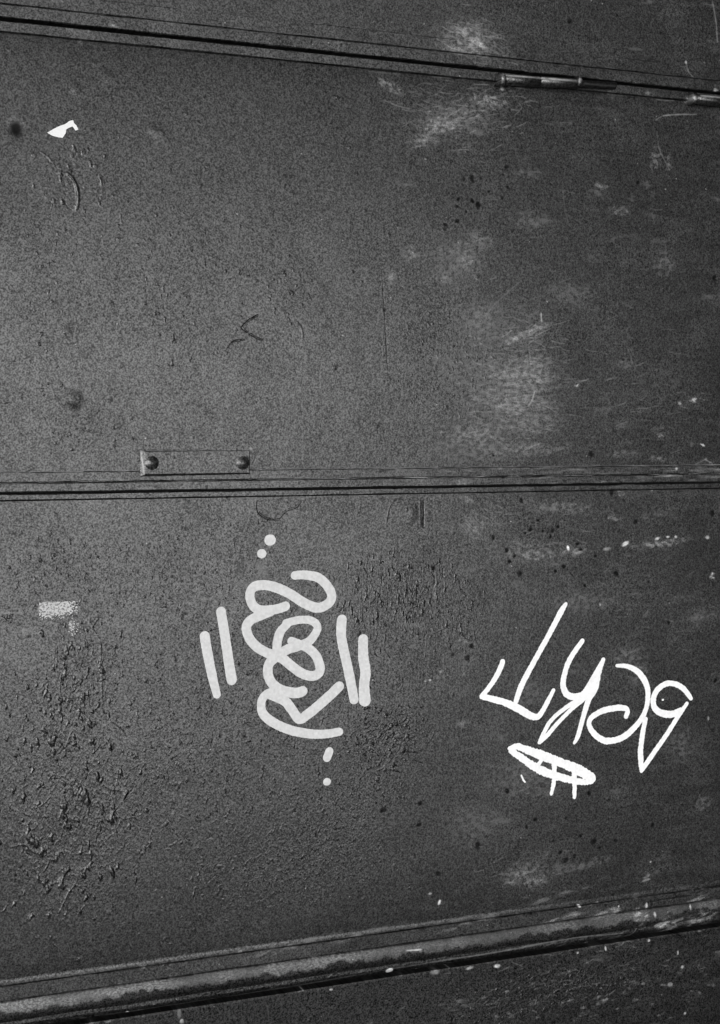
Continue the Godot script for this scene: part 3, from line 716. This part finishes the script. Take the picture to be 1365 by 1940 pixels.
# sweeps a profile (y, z from top to bottom) along the door; the edges waver a little
func strip(called: String, t: int, prof: Array, label: String, amp := 0.0004, sd := 0.0, smooth := false, x0 := -0.95, x1 := 1.25) -> Node3D:
	var st := st_begin()
	st.set_smooth_group(0 if smooth else -1)
	var n := int((x1 - x0) / 0.012)
	for k in prof.size() - 1:
		for i in n:
			var q := []
			for c in [[k, i], [k, i + 1], [k + 1, i + 1], [k + 1, i]]:
				var p: Vector2 = prof[c[0]]
				var x: float = lerpf(x0, x1, float(c[1]) / n)
				var w := wob.get_noise_2d(x * 14.0 + sd, c[0] * 3.7 + sd) * amp
				var w2 := wob.get_noise_2d(x * 9.0 + sd, c[0] * 5.1 + 20.0) * amp * 0.7
				q.append(Vector3(x, p.x + w, p.y + w2 + 0.0011 * wob.get_noise_2d(x * 2.6, p.x * 2.6)))
			quad(st, t, q[0], q[1], q[2], q[3])
	st.generate_normals()
	return part(called, st, paint_mat[t], door, label)


func band(called: String, t: int, y1: float, y0: float, z: float, bevel: float, label: String, sd: float) -> Node3D:
	return strip(called, t, [Vector2(y1, -0.018), Vector2(y1, z - bevel), Vector2(y1 - bevel, z), Vector2(y0 + bevel, z), Vector2(y0, z - bevel), Vector2(y0, -0.018)], label, 0.0008, sd)


func plate(called: String, t: int, x0: float, x1: float, y0: float, y1: float, z0: float, z1: float, bev: Array, label: String, skew := 0.0) -> MeshInstance3D:
	# a plate with sloping edges: bev = left, right, top, bottom slope widths
	var st := st_begin()
	st.set_smooth_group(-1)
	var o := [Vector3(x0, y1, z0), Vector3(x1, y1 + skew, z0), Vector3(x1, y0 + skew, z0), Vector3(x0, y0, z0)]
	var n := [Vector3(x0 + bev[0], y1 - bev[2], z1), Vector3(x1 - bev[1], y1 - bev[2] + skew, z1), Vector3(x1 - bev[1], y0 + bev[3] + skew, z1), Vector3(x0 + bev[0], y0 + bev[3], z1)]
	quad(st, t, n[0], n[1], n[2], n[3])
	for k in 4:
		var l := (k + 1) % 4
		quad(st, t, o[k], o[l], n[l], n[k])
	st.generate_normals()
	return part(called, st, paint_mat[t], door, label)


func dome(called: String, t: int, cx: float, cy: float, z0: float, r: float, h: float, parent: Node3D) -> void:
	var st := st_begin()
	st.set_smooth_group(0)
	for i in 7:
		for k in 18:
			var q := []
			for c in [[i, k], [i, k + 1], [i + 1, k + 1], [i + 1, k]]:
				var u: float = c[0] / 7.0
				var an: float = -c[1] * TAU / 18.0
				q.append(Vector3(cx + r * u * cos(an), cy + r * u * sin(an), z0 + h * (1.0 - u * u) * (1.0 - 0.35 * u * u)))
			if i > 0:
				vert(st, t, q[0]); vert(st, t, q[1]); vert(st, t, q[2])
			vert(st, t, q[0]); vert(st, t, q[2]); vert(st, t, q[3])
	st.generate_normals()
	part(called, st, paint_mat[t], parent)


# a tube along the door from x0 to x1; radii along its length give knuckles and collars
func tube(called: String, t: int, knots: Array, ay: float, by: float, z: float, parent: Node3D) -> MeshInstance3D:
	var st := st_begin()
	st.set_smooth_group(0)
	var xa: float = knots[0].x
	var xb: float = knots[knots.size() - 1].x
	for i in knots.size() - 1:
		for k in 20:
			var q := []
			for c in [[i, k], [i + 1, k], [i + 1, k + 1], [i, k + 1]]:
				var p: Vector2 = knots[c[0]]
				var an: float = c[1] * TAU / 20.0
				var yy := lerpf(ay, by, (p.x - xa) / (xb - xa))
				var rr := p.y * (1.0 + 0.06 * wob.get_noise_2d(p.x * 80.0, an * 2.0))
				q.append(Vector3(p.x, yy + rr * cos(an), z + rr * sin(an)))
			quad(st, t, q[0], q[1], q[2], q[3])
	st.generate_normals()
	return part(called, st, paint_mat[t], parent)


func build_door() -> void:
	door = thing("metal_door", "dark painted sheet metal door of long horizontal sections, scuffed and blistered", "door", Vector3(0.15, 0, 0))
	panel(0, 2.72, 2.0861, 0.02, "narrow strip of the uppermost door panel along the top")
	panel(0, 2.0329, 1.4815, 0.004, "smooth upper door panel with a pale scuffed area on its right half")
	panel(1, 1.4435, 0.8165, 0.004, "lower door panel with flaking paint that carries the graffiti")
	panel(1, 0.7500, 0.03, 0.02, "dark grimy bottom door panel under the worn rolled edge")
	band("edge_strip", 0, 2.0857, 2.0685, 0.0006, 0.0003, "thin flat strip above the top joint", 1.0)
	band("edge_strip", 0, 2.0672, 2.0505, 0.0022, 0.0012, "flat strip just above the top gap", 2.0)
	band("edge_strip", 0, 2.0464, 2.0335, 0.0010, 0.0009, "flat strip below the top gap", 3.0)
	band("edge_strip", 0, 1.4805, 1.4678, 0.0010, 0.0008, "upper flat strip of the middle joint", 4.0)
	band("edge_strip", 0, 1.4667, 1.4548, 0.0018, 0.0012, "lower flat strip of the middle joint", 5.0)
	band("edge_strip", 1, 1.4524, 1.4447, 0.0012, 0.0009, "narrow strip under the middle gap", 6.0)
	band("edge_strip", 1, 0.8154, 0.7965, 0.0012, 0.0008, "flat strip above the worn rolled edge", 7.0)
	strip("rolled_edge", 1, [Vector2(0.7952, -0.018), Vector2(0.7952, 0.0010), Vector2(0.7938, 0.0022), Vector2(0.785, 0.0028), Vector2(0.776, 0.0031), Vector2(0.772, 0.0022), Vector2(0.7685, 0.0002),
		Vector2(0.7665, -0.0004), Vector2(0.765, 0.0008), Vector2(0.762, 0.0010), Vector2(0.7595, -0.0006), Vector2(0.7560, -0.0022), Vector2(0.7542, -0.018)], "worn rolled lower edge with bare pale patches", 0.0012, 8.0, true)
	var gap_dark := StandardMaterial3D.new()  # added dark strips behind the gaps, stopping light and keeping them black
	gap_dark.albedo_color = Color(0.10, 0.10, 0.10)
	gap_dark.roughness = 0.95
	for y in [2.048, 1.453, 0.751]:
		var b := BoxMesh.new()
		b.size = Vector3(2.2, 0.03, 0.004)
		var o := MeshInstance3D.new()
		o.name = "added_gap_strip"
		o.mesh = b
		o.material_override = gap_dark
		door.add_child(o, true)
		o.position = Vector3(0.0, y, -0.0235)
	# the riveted cover plate on the middle joint
	var a := Vector2(-0.3139, 1.4732)
	var c := Vector2(-0.1616, 1.5072)
	var pl := plate("cover_plate", 0, a.x, c.x, a.y, c.y, 0.0004, 0.0044, [0.0062, 0.0026, 0.0012, 0.0036], "raised rectangular plate with two rivets on the middle joint", 0.0004)
	dome("rivet", 0, -0.2988, 1.4912, 0.0043, 0.00949, 0.0031, pl)
	dome("rivet", 0, -0.1730, 1.4901, 0.0043, 0.00949, 0.0031, pl)
	# hinges in the top gap
	var h0 := Vector2(0.2151, 2.0360)
	var h1 := Vector2(0.3414, 2.0418)
	var h2 := Vector2(0.4062, 2.0429)
	var r := 0.0076
	var t1 := tube("hinge", 0, [Vector2(h0.x, 0.0001), Vector2(h0.x, r), Vector2(h0.x + 0.062, r * 1.02), Vector2(h0.x + 0.0625, r * 0.80), Vector2(h0.x + 0.0645, r * 0.80), Vector2(h0.x + 0.065, r),
		Vector2(h1.x, r * 0.98), Vector2(h1.x + 0.001, r * 0.75), Vector2(h2.x, r * 0.70), Vector2(h2.x, 0.0001)], h0.y - 0.001, h2.y, 0.0050, door)
	t1.set_meta("label", "long barrel hinge with pale top in the top gap")
	tube("hinge_collar", 0, [Vector2(h0.x - 0.003, 0.0001), Vector2(h0.x - 0.003, r * 1.25), Vector2(h0.x + 0.004, r * 1.3), Vector2(h0.x + 0.005, 0.0001)], h0.y - 0.001, h0.y - 0.001, 0.0052, t1)
	tube("hinge_collar", 0, [Vector2(h1.x - 0.002, 0.0001), Vector2(h1.x - 0.002, r * 1.22), Vector2(h1.x + 0.004, r * 1.2), Vector2(h1.x + 0.005, 0.0001)], h1.y, h1.y, 0.0052, t1)
	var h3 := Vector2(0.5406, 2.0364)
	var t2 := tube("hinge", 0, [Vector2(h3.x, 0.0001), Vector2(h3.x, r), Vector2(h3.x + 0.066, r), Vector2(h3.x + 0.067, r * 0.8), Vector2(h3.x + 0.069, r), Vector2(h3.x + 0.14, r), Vector2(h3.x + 0.14, 0.0001)], h3.y - 0.001, h3.y - 0.001, 0.0052, door)
	t2.set_meta("label", "barrel hinge cut by the right edge of the picture")
	tube("hinge_collar", 0, [Vector2(h3.x - 0.003, 0.0001), Vector2(h3.x - 0.003, r * 1.28), Vector2(h3.x + 0.005, r * 1.3), Vector2(h3.x + 0.006, 0.0001)], h3.y - 0.001, h3.y - 0.001, 0.0054, t2)


# ------------------------------------------------------------------ stuck-on scraps
func outline(called: String, pts: Array, lift: float, m: Material, parent: Node3D) -> void:
	var poly := PackedVector2Array()
	for k in range(0, pts.size(), 2):
		poly.append(Vector2(pts[k], pts[k + 1]))
	var st := st_begin()
	st.set_smooth_group(-1)
	if Geometry2D.is_polygon_clockwise(poly):
		poly.reverse()
	var idx := Geometry2D.triangulate_polygon(poly)
	for k in range(0, idx.size(), 3):
		var tri := [poly[idx[k]], poly[idx[k + 1]], poly[idx[k + 2]]]
		if (tri[1] - tri[0]).cross(tri[2] - tri[0]) > 0.0:
			tri = [tri[0], tri[2], tri[1]]
		for p in tri:
			vert(st, 0, Vector3(p.x, p.y, sheet_z(p.x, p.y) + lift))
	var n := poly.size()
	for k in n:                                     # the scrap's cut edge
		var p := poly[k]
		var q := poly[(k + 1) % n]
		var zp := sheet_z(p.x, p.y)
		var zq := sheet_z(q.x, q.y)
		quad(st, 0, Vector3(p.x, p.y, zp + lift), Vector3(p.x, p.y, zp - 0.001), Vector3(q.x, q.y, zq - 0.001), Vector3(q.x, q.y, zq + lift))
	st.generate_normals()
	part(called, st, m, parent)


func build_scraps() -> void:
	var m := StandardMaterial3D.new()
	m.albedo_color = Color(0.84, 0.84, 0.84)
	m.roughness = 0.75
	var a := Vector2(-0.4142, 1.9144)
	var s := thing("torn_sticker", "small torn white scrap of sticker near the upper left edge", "sticker", Vector3(a.x, a.y, 0))
	outline("paper_scrap", [-0.4323, 1.9111, -0.4242, 1.9163, -0.4161, 1.9209, -0.4094, 1.9235, -0.4039, 1.9279, -0.3991, 1.9296, -0.3978, 1.9257, -0.3951, 1.9232, -0.3925, 1.9181, -0.3959, 1.9165, -0.3999, 1.9215, -0.4047, 1.9192, -0.4081, 1.9169, -0.4088, 1.9122, -0.4129, 1.9059, -0.4176, 1.9062, -0.4257, 1.9076], 0.0008, m, s)
	# worn, speckled remains of a second sticker: many crumbs of paper left on the paint
	var b := Vector2(-0.4269, 1.3015)
	var f := FastNoiseLite.new()
	f.seed = 8; f.frequency = 0.3; f.fractal_octaves = 2
	var st := st_begin()
	st.set_smooth_group(-1)
	var a0 := Vector2(-0.4488, 1.2902)
	var a1 := Vector2(-0.3994, 1.3127)
	var n := 46
	var mm := 26
	for j in mm:
		for i in n:
			var u := float(i) / n
			var v := float(j) / mm
			var keep := f.get_noise_2d(i * 0.9, j * 0.9) * 1.7 + 0.22 - 0.12 * rng.randf()
			if u > 0.88: keep -= 0.35
			if v > 0.72 - 0.12 * u: keep -= (v - 0.7 + 0.12 * u) * 3.0
			if u > 0.66 and v > 0.55: keep -= 0.3
			if keep < 0.0: continue
			var x := lerpf(a0.x, a1.x, u)
			var y := lerpf(a1.y, a0.y, v)
			var w := (a1.x - a0.x) / n
			var hh := (a1.y - a0.y) / mm
			var z := sheet_z(x, y) + 0.0006
			var jit := Vector2(rng.randf_range(-0.3, 0.3) * w, rng.randf_range(-0.3, 0.3) * hh)
			quad(st, 1, Vector3(x + jit.x, y, z), Vector3(x + w, y + jit.y, z), Vector3(x + w - jit.y, y - hh, z), Vector3(x, y - hh + jit.x, z))
	var e := Vector2(-0.4052, 1.2798)
	for k in 40:
		var x := e.x + rng.randfn(0, 0.004)
		var y := e.y + rng.randfn(0, 0.006)
		var w := rng.randf_range(0.0006, 0.0018)
		var z := sheet_z(x, y) + 0.0006 + k * 0.00001
		quad(st, 1, Vector3(x, y, z), Vector3(x + w, y - w * 0.2, z), Vector3(x + w, y - w, z), Vector3(x - w * 0.2, y - w * 0.8, z))
	st.generate_normals()
	var o := thing("sticker_residue", "worn speckled rectangle of sticker residue on the lower panel's left side", "sticker", Vector3(b.x, b.y, 0))
	var pm := StandardMaterial3D.new()
	pm.albedo_color = Color(0.70, 0.70, 0.70)
	pm.roughness = 0.8
	part("paper_crumbs", st, pm, o)


# ------------------------------------------------------------------ graffiti
func smooth_path(pts: Array, step: float) -> Array:      # Catmull-Rom through x, y pairs; returns Vector3(x, y, share of the way)
	var p := []
	for k in range(0, pts.size(), 2):
		p.append(Vector2(pts[k], pts[k + 1]))
	var res := []
	var n := p.size()
	for k in n - 1:
		var a: Vector2 = p[maxi(k - 1, 0)]
		var b: Vector2 = p[k]
		var c: Vector2 = p[k + 1]
		var d: Vector2 = p[mini(k + 2, n - 1)]
		var m := maxi(2, int(b.distance_to(c) / step))
		for i in m:
			var s := float(i) / m
			var v := b.cubic_interpolate(c, a, d, s)
			res.append(Vector3(v.x, v.y, (k + s) / (n - 1)))
	var e: Vector2 = p[n - 1]
	res.append(Vector3(e.x, e.y, 1.0))
	return res


# a stroke of paint: a low bead with round ends whose later course lies over its earlier one. radii: along the stroke, in metres
func stroke(called: String, pts: Array, radii: Array, layer: int, rough: float, m: Material, parent: Node3D) -> void:
	var path := smooth_path(pts, 0.0015)
	var st := st_begin()
	st.set_smooth_group(0)
	var rows := []
	var n := path.size()
	var lift := 0.0006 + layer * 0.00012
	var spots := []
	for k in n:
		var s: float = path[k].z * (radii.size() - 1)
		var r: float = lerpf(radii[int(minf(s, radii.size() - 2))], radii[int(minf(s, radii.size() - 2)) + 1], s - int(minf(s, radii.size() - 2)))
		var a: Vector3 = path[maxi(k - 1, 0)]
		var b: Vector3 = path[mini(k + 1, n - 1)]
		var d := Vector2(b.x - a.x, b.y - a.y).normalized()
		spots.append([Vector2(path[k].x, path[k].y), d, r, float(k)])
	var first: Array = spots[0]
	var last: Array = spots[n - 1]
	var caps := []
	for k in 6:                                      # round ends
		var c := cos(k * PI / 12.0)
		var w := sin(k * PI / 12.0)
		caps.append([c, maxf(w, 0.05)])
	for k in 6:
		rows.append([first[0] - first[1] * first[2] * caps[k][0], first[1], first[2] * caps[k][1], 0.0])
	rows.append_array(spots)
	for k in range(5, -1, -1):
		rows.append([last[0] + last[1] * last[2] * caps[k][0], last[1], last[2] * caps[k][1], float(n)])
	var cross := [[-1.0, 0.0], [-0.95, 1.0], [-0.4, 1.0], [0.4, 1.0], [0.95, 1.0], [1.0, 0.0]]
	var q := []
	for row in rows:
		var p: Vector2 = row[0]
		var nrm := Vector2(-row[1].y, row[1].x)
		var line_pts := []
		for c in cross:
			var side: float = c[0]
			var jit := 1.0 + rough * wob.get_noise_3d(p.x * 260.0, p.y * 260.0, signf(side) * 9.0 + layer)
			var w: Vector2 = p + nrm * row[2] * side * jit
			var z: float = sheet_z(w.x, w.y) + (lift + row[3] * 0.0000016) * (c[1] if c[1] > 0.0 else 0.4)
			line_pts.append(Vector3(w.x, w.y, z))
		q.append(line_pts)
	for k in q.size() - 1:                            # a flat film: it takes the sheet's own direction
		for i in cross.size() - 1:
			st.set_normal(Vector3(0, 0, 1))
			quad(st, 1, q[k][i], q[k][i + 1], q[k + 1][i + 1], q[k + 1][i])
	part(called, st, m, parent)


func chalky(shade: float, contrast: float, sd: int) -> StandardMaterial3D:
	var f := FastNoiseLite.new()
	f.seed = sd; f.frequency = 0.30; f.fractal_octaves = 3; f.noise_type = FastNoiseLite.TYPE_VALUE
	var nt := NoiseTexture2D.new()
	nt.width = 512; nt.height = 512; nt.seamless = true; nt.noise = f
	var ramp := Gradient.new()
	var lo := Color(shade - contrast, shade - contrast, shade - contrast)
	var hi := Color(shade + contrast * 0.6, shade + contrast * 0.6, shade + contrast * 0.6)
	ramp.set_color(0, lo); ramp.set_color(1, hi)
	nt.color_ramp = ramp
	var m := StandardMaterial3D.new()
	m.albedo_texture = nt
	m.uv1_triplanar = true; m.uv1_world_triplanar = true
	m.uv1_scale = Vector3(2.2, 2.2, 2.2)
	m.roughness = 0.7
	return m


func build_graffiti() -> void:
	var grey := chalky(0.745, 0.08, 21)
	var at := Vector2(-0.0968, 1.2247)
	var g := thing("graffiti_tag", "pale grey looping graffiti tag with dots and side bars, left of the white lettering", "graffiti", Vector3(at.x, at.y, 0))
	stroke("paint_dot", [-0.1341, 1.3845, -0.1331, 1.3845], [0.0077, 0.0077], 0, 0.07, grey, g)
	stroke("paint_dot", [-0.1463, 1.3662, -0.1453, 1.3662], [0.0062, 0.0062], 1, 0.07, grey, g)
	stroke("paint_stroke", [-0.0981, 1.3346, -0.0888, 1.3350, -0.0779, 1.3340, -0.0638, 1.3304, -0.0518, 1.3206, -0.0437, 1.3068, -0.0461, 1.2962, -0.0568, 1.2896, -0.0686, 1.2890, -0.0866, 1.2972, -0.1037, 1.3085, -0.1213, 1.3174, -0.1384, 1.3226, -0.1541, 1.3225, -0.1617, 1.3168, -0.1634, 1.3074, -0.1595, 1.2967, -0.1504, 1.2896, -0.1354, 1.2885, -0.1214, 1.2901, -0.1121, 1.2928], [0.0058, 0.0066, 0.0069, 0.0069, 0.0069, 0.0066, 0.0066, 0.0066], 2, 0.07, grey, g)
	stroke("paint_stroke", [-0.1336, 1.2865, -0.1489, 1.2814, -0.1618, 1.2763, -0.1687, 1.2672, -0.1651, 1.2525, -0.1551, 1.2400, -0.1419, 1.2313, -0.1292, 1.2258, -0.1185, 1.2216], [0.0066, 0.0068, 0.0068, 0.0068, 0.0068], 3, 0.07, grey, g)
	stroke("paint_stroke", [-0.1114, 1.2694, -0.0944, 1.2726, -0.0783, 1.2722, -0.0679, 1.2669, -0.0651, 1.2592, -0.0714, 1.2483, -0.0801, 1.2407, -0.0945, 1.2363, -0.1100, 1.2328, -0.1262, 1.2231, -0.1366, 1.2139, -0.1378, 1.2001, -0.1324, 1.1880, -0.1225, 1.1790, -0.1073, 1.1732, -0.0946, 1.1717, -0.0876, 1.1733], [0.0055, 0.0055, 0.0058, 0.0066, 0.0069, 0.0069, 0.0069, 0.0073, 0.0073], 4, 0.07, grey, g)
	stroke("paint_stroke", [-0.1038, 1.2442, -0.0921, 1.2391, -0.0781, 1.2321, -0.0679, 1.2223, -0.0633, 1.2124, -0.0613, 1.2019, -0.0656, 1.1955, -0.0753, 1.1939, -0.0883, 1.1984, -0.1008, 1.2073, -0.1135, 1.2180, -0.1231, 1.2262], [0.0058, 0.0066, 0.0069, 0.0069, 0.0069, 0.0069], 5, 0.07, grey, g)
	stroke("paint_stroke", [-0.1083, 1.2686, -0.1184, 1.2596, -0.1230, 1.2488, -0.1250, 1.2365, -0.1246, 1.2234], [0.0055, 0.0066, 0.0066, 0.0066], 6, 0.07, grey, g)
	stroke("paint_stroke", [-0.1373, 1.1731, -0.1233, 1.1669, -0.1121, 1.1603, -0.1026, 1.1478, -0.0924, 1.1349, -0.0803, 1.1404, -0.0626, 1.1527, -0.0463, 1.1653, -0.0332, 1.1764], [0.0066, 0.0069, 0.0069, 0.0069, 0.0073, 0.0073, 0.0073], 7, 0.07, grey, g)
	stroke("paint_stroke", [-0.1294, 1.1761, -0.1402, 1.1732, -0.1471, 1.1649, -0.1479, 1.1528, -0.1418, 1.1419, -0.1265, 1.1305, -0.1074, 1.1213, -0.0885, 1.1156, -0.0689, 1.1119, -0.0496, 1.1112, -0.0333, 1.1126], [0.0058, 0.0058, 0.0062, 0.0066, 0.0066, 0.0066, 0.0062, 0.0058], 8, 0.07, grey, g)
	stroke("paint_dot", [-0.0479, 1.0857, -0.0510, 1.0778], [0.0062, 0.0064], 0, 0.07, grey, g)
	stroke("paint_dot", [-0.0518, 1.0432, -0.0508, 1.0432], [0.0053, 0.0053], 1, 0.07, grey, g)
	stroke("paint_stroke", [-0.2046, 1.2895, -0.2009, 1.2667, -0.1973, 1.2435, -0.1937, 1.2187, -0.1899, 1.1961], [0.0069, 0.0069, 0.0071, 0.0073], 2, 0.07, grey, g)
	stroke("paint_stroke", [-0.2277, 1.2573, -0.2249, 1.2400, -0.2213, 1.2211, -0.2162, 1.1967, -0.2111, 1.1773], [0.0071, 0.0069, 0.0066, 0.0055], 3, 0.07, grey, g)
	stroke("paint_stroke", [-0.0284, 1.2698, -0.0296, 1.2580, -0.0292, 1.2453, -0.0260, 1.2281, -0.0212, 1.2077, -0.0157, 1.1827, -0.0105, 1.1569], [0.0074, 0.0074, 0.0073, 0.0073, 0.0073, 0.0069], 4, 0.07, grey, g)
	stroke("paint_stroke", [0.0036, 1.2406, 0.0034, 1.2279, 0.0039, 1.2129, 0.0069, 1.1947, 0.0048, 1.1739, 0.0061, 1.1543], [0.0075, 0.0075, 0.0079, 0.0080, 0.0080, 0.0088], 5, 0.07, grey, g)
	var white := chalky(0.88, 0.06, 22)
	at = Vector2(0.3677, 1.1420)
	g = thing("graffiti_lettering", "bright white angular graffiti lettering of thin strokes at lower right", "graffiti", Vector3(at.x, at.y, 0))
	stroke("paint_stroke", [0.2250, 1.1956, 0.2194, 1.1831, 0.2082, 1.1659, 0.1910, 1.1472], [0.0043, 0.0043, 0.0039, 0.0039], 0, 0.2, white, g)
	stroke("paint_stroke", [0.1910, 1.1469, 0.2071, 1.1423, 0.2284, 1.1357, 0.2500, 1.1256, 0.2713, 1.1130, 0.2838, 1.1105, 0.2918, 1.1178, 0.3007, 1.1322, 0.3104, 1.1482], [0.0039, 0.0047, 0.0051, 0.0059, 0.0055, 0.0047, 0.0041, 0.0039, 0.0028], 1, 0.2, white, g)
	stroke("paint_stroke", [0.3308, 1.2761, 0.3221, 1.2638, 0.2990, 1.2263, 0.2709, 1.1831, 0.2555, 1.1574, 0.2473, 1.1359], [0.0028, 0.0047, 0.0042, 0.0043, 0.0047, 0.0039], 2, 0.2, white, g)
	stroke("paint_stroke", [0.3592, 1.2191, 0.3434, 1.2001, 0.3336, 1.1840, 0.3278, 1.1649, 0.3269, 1.1527, 0.3340, 1.1399, 0.3499, 1.1360, 0.3640, 1.1414, 0.3779, 1.1617, 0.3958, 1.1899], [0.0039, 0.0041, 0.0043, 0.0045, 0.0047, 0.0051, 0.0051, 0.0047, 0.0039, 0.0024], 3, 0.2, white, g)
	stroke("paint_stroke", [0.3958, 1.1891, 0.3868, 1.1680, 0.3814, 1.1475, 0.3701, 1.1290, 0.3603, 1.1001, 0.3525, 1.0758, 0.3464, 1.0659], [0.0032, 0.0051, 0.0063, 0.0047, 0.0039, 0.0039, 0.0020], 4, 0.2, white, g)
	stroke("paint_stroke", [0.3778, 1.1461, 0.3495, 1.1296, 0.3242, 1.1163, 0.3045, 1.1010, 0.2930, 1.0829, 0.2863, 1.0715], [0.0051, 0.0039, 0.0032, 0.0032, 0.0033, 0.0024], 5, 0.2, white, g)
	stroke("paint_stroke", [0.3741, 1.1415, 0.3587, 1.1298, 0.3402, 1.1169, 0.3162, 1.0970, 0.3019, 1.0830, 0.2877, 1.0714], [0.0047, 0.0039, 0.0032, 0.0032, 0.0035, 0.0024], 6, 0.2, white, g)
	stroke("paint_stroke", [0.4195, 1.1784, 0.4369, 1.1766, 0.4557, 1.1677, 0.4693, 1.1522, 0.4752, 1.1358, 0.4736, 1.1145, 0.4662, 1.0971, 0.4503, 1.0803, 0.4297, 1.0676, 0.4054, 1.0644, 0.3887, 1.0709, 0.3765, 1.0824, 0.3715, 1.0936, 0.3763, 1.1029, 0.3947, 1.1112, 0.4170, 1.1140, 0.4336, 1.1128, 0.4391, 1.1080, 0.4364, 1.1001], [0.0024, 0.0039, 0.0050, 0.0045, 0.0039, 0.0043, 0.0050, 0.0050, 0.0047, 0.0039, 0.0039, 0.0047, 0.0047, 0.0039, 0.0039], 7, 0.2, white, g)
	stroke("paint_stroke", [0.5535, 1.1196, 0.5426, 1.1331, 0.5297, 1.1416, 0.5124, 1.1454, 0.4981, 1.1410, 0.4881, 1.1314, 0.4850, 1.1172, 0.4918, 1.1050, 0.5069, 1.0982, 0.5218, 1.0974, 0.5352, 1.1027], [0.0035, 0.0043, 0.0043, 0.0043, 0.0045, 0.0046, 0.0047, 0.0051, 0.0055, 0.0055, 0.0039], 8, 0.2, white, g)
	stroke("paint_stroke", [0.4719, 1.0926, 0.4672, 1.0717, 0.4638, 1.0450, 0.4647, 1.0253, 0.4658, 1.0137], [0.0039, 0.0044, 0.0047, 0.0047, 0.0032], 0, 0.2, white, g)
	stroke("paint_stroke", [0.4658, 1.0129, 0.4741, 1.0229, 0.4886, 1.0401, 0.5115, 1.0670, 0.5283, 1.0892, 0.5468, 1.1118], [0.0028, 0.0043, 0.0042, 0.0039, 0.0039, 0.0030], 1, 0.2, white, g)
	stroke("paint_dot", [0.5022, 1.1206, 0.5032, 1.1206], [0.0014, 0.0014], 2, 0.2, white, g)
	at = Vector2(0.3095, 1.0346)
	g = thing("graffiti_oval", "small white scribbled oval crossed by dripping strokes beneath the white lettering", "graffiti", Vector3(at.x, at.y, 0))
	stroke("paint_stroke", [0.2389, 1.0667, 0.2499, 1.0686, 0.2704, 1.0606, 0.2980, 1.0507, 0.3257, 1.0388, 0.3511, 1.0290, 0.3710, 1.0172, 0.3810, 1.0083, 0.3681, 1.0046, 0.3469, 1.0089, 0.3190, 1.0175, 0.2979, 1.0253, 0.2815, 1.0342, 0.2610, 1.0486, 0.2443, 1.0600, 0.2376, 1.0664], [0.0038, 0.0050, 0.0057, 0.0057, 0.0050, 0.0054, 0.0054, 0.0046, 0.0042, 0.0050, 0.0052, 0.0057, 0.0061, 0.0054, 0.0050, 0.0038], 0, 0.34, white, g)
	stroke("paint_stroke", [0.2717, 1.0561, 0.2923, 1.0472, 0.3140, 1.0390, 0.3413, 1.0279, 0.3643, 1.0154, 0.3708, 1.0100], [0.0023, 0.0034, 0.0034, 0.0046, 0.0050, 0.0031], 1, 0.34, white, g)
	stroke("paint_stroke", [0.2781, 1.0397, 0.2961, 1.0287, 0.3141, 1.0207, 0.3360, 1.0139], [0.0034, 0.0046, 0.0046, 0.0038], 2, 0.34, white, g)
	stroke("paint_dot", [0.2914, 1.0457, 0.2852, 1.0383], [0.0032, 0.0031], 3, 0.34, white, g)
	stroke("paint_stroke", [0.3117, 1.0456, 0.3127, 1.0304, 0.3124, 1.0145, 0.3109, 1.0042, 0.3080, 0.9925], [0.0040, 0.0041, 0.0038, 0.0032, 0.0026], 4, 0.34, white, g)
	stroke("paint_stroke", [0.3463, 1.0323, 0.3473, 1.0169, 0.3479, 0.9992, 0.3476, 0.9840], [0.0040, 0.0043, 0.0035, 0.0030], 5, 0.34, white, g)
	stroke("paint_stroke", [0.2569, 1.0250, 0.2600, 1.0184, 0.2631, 1.0145], [0.0011, 0.0015, 0.0011], 6, 0.34, white, g)
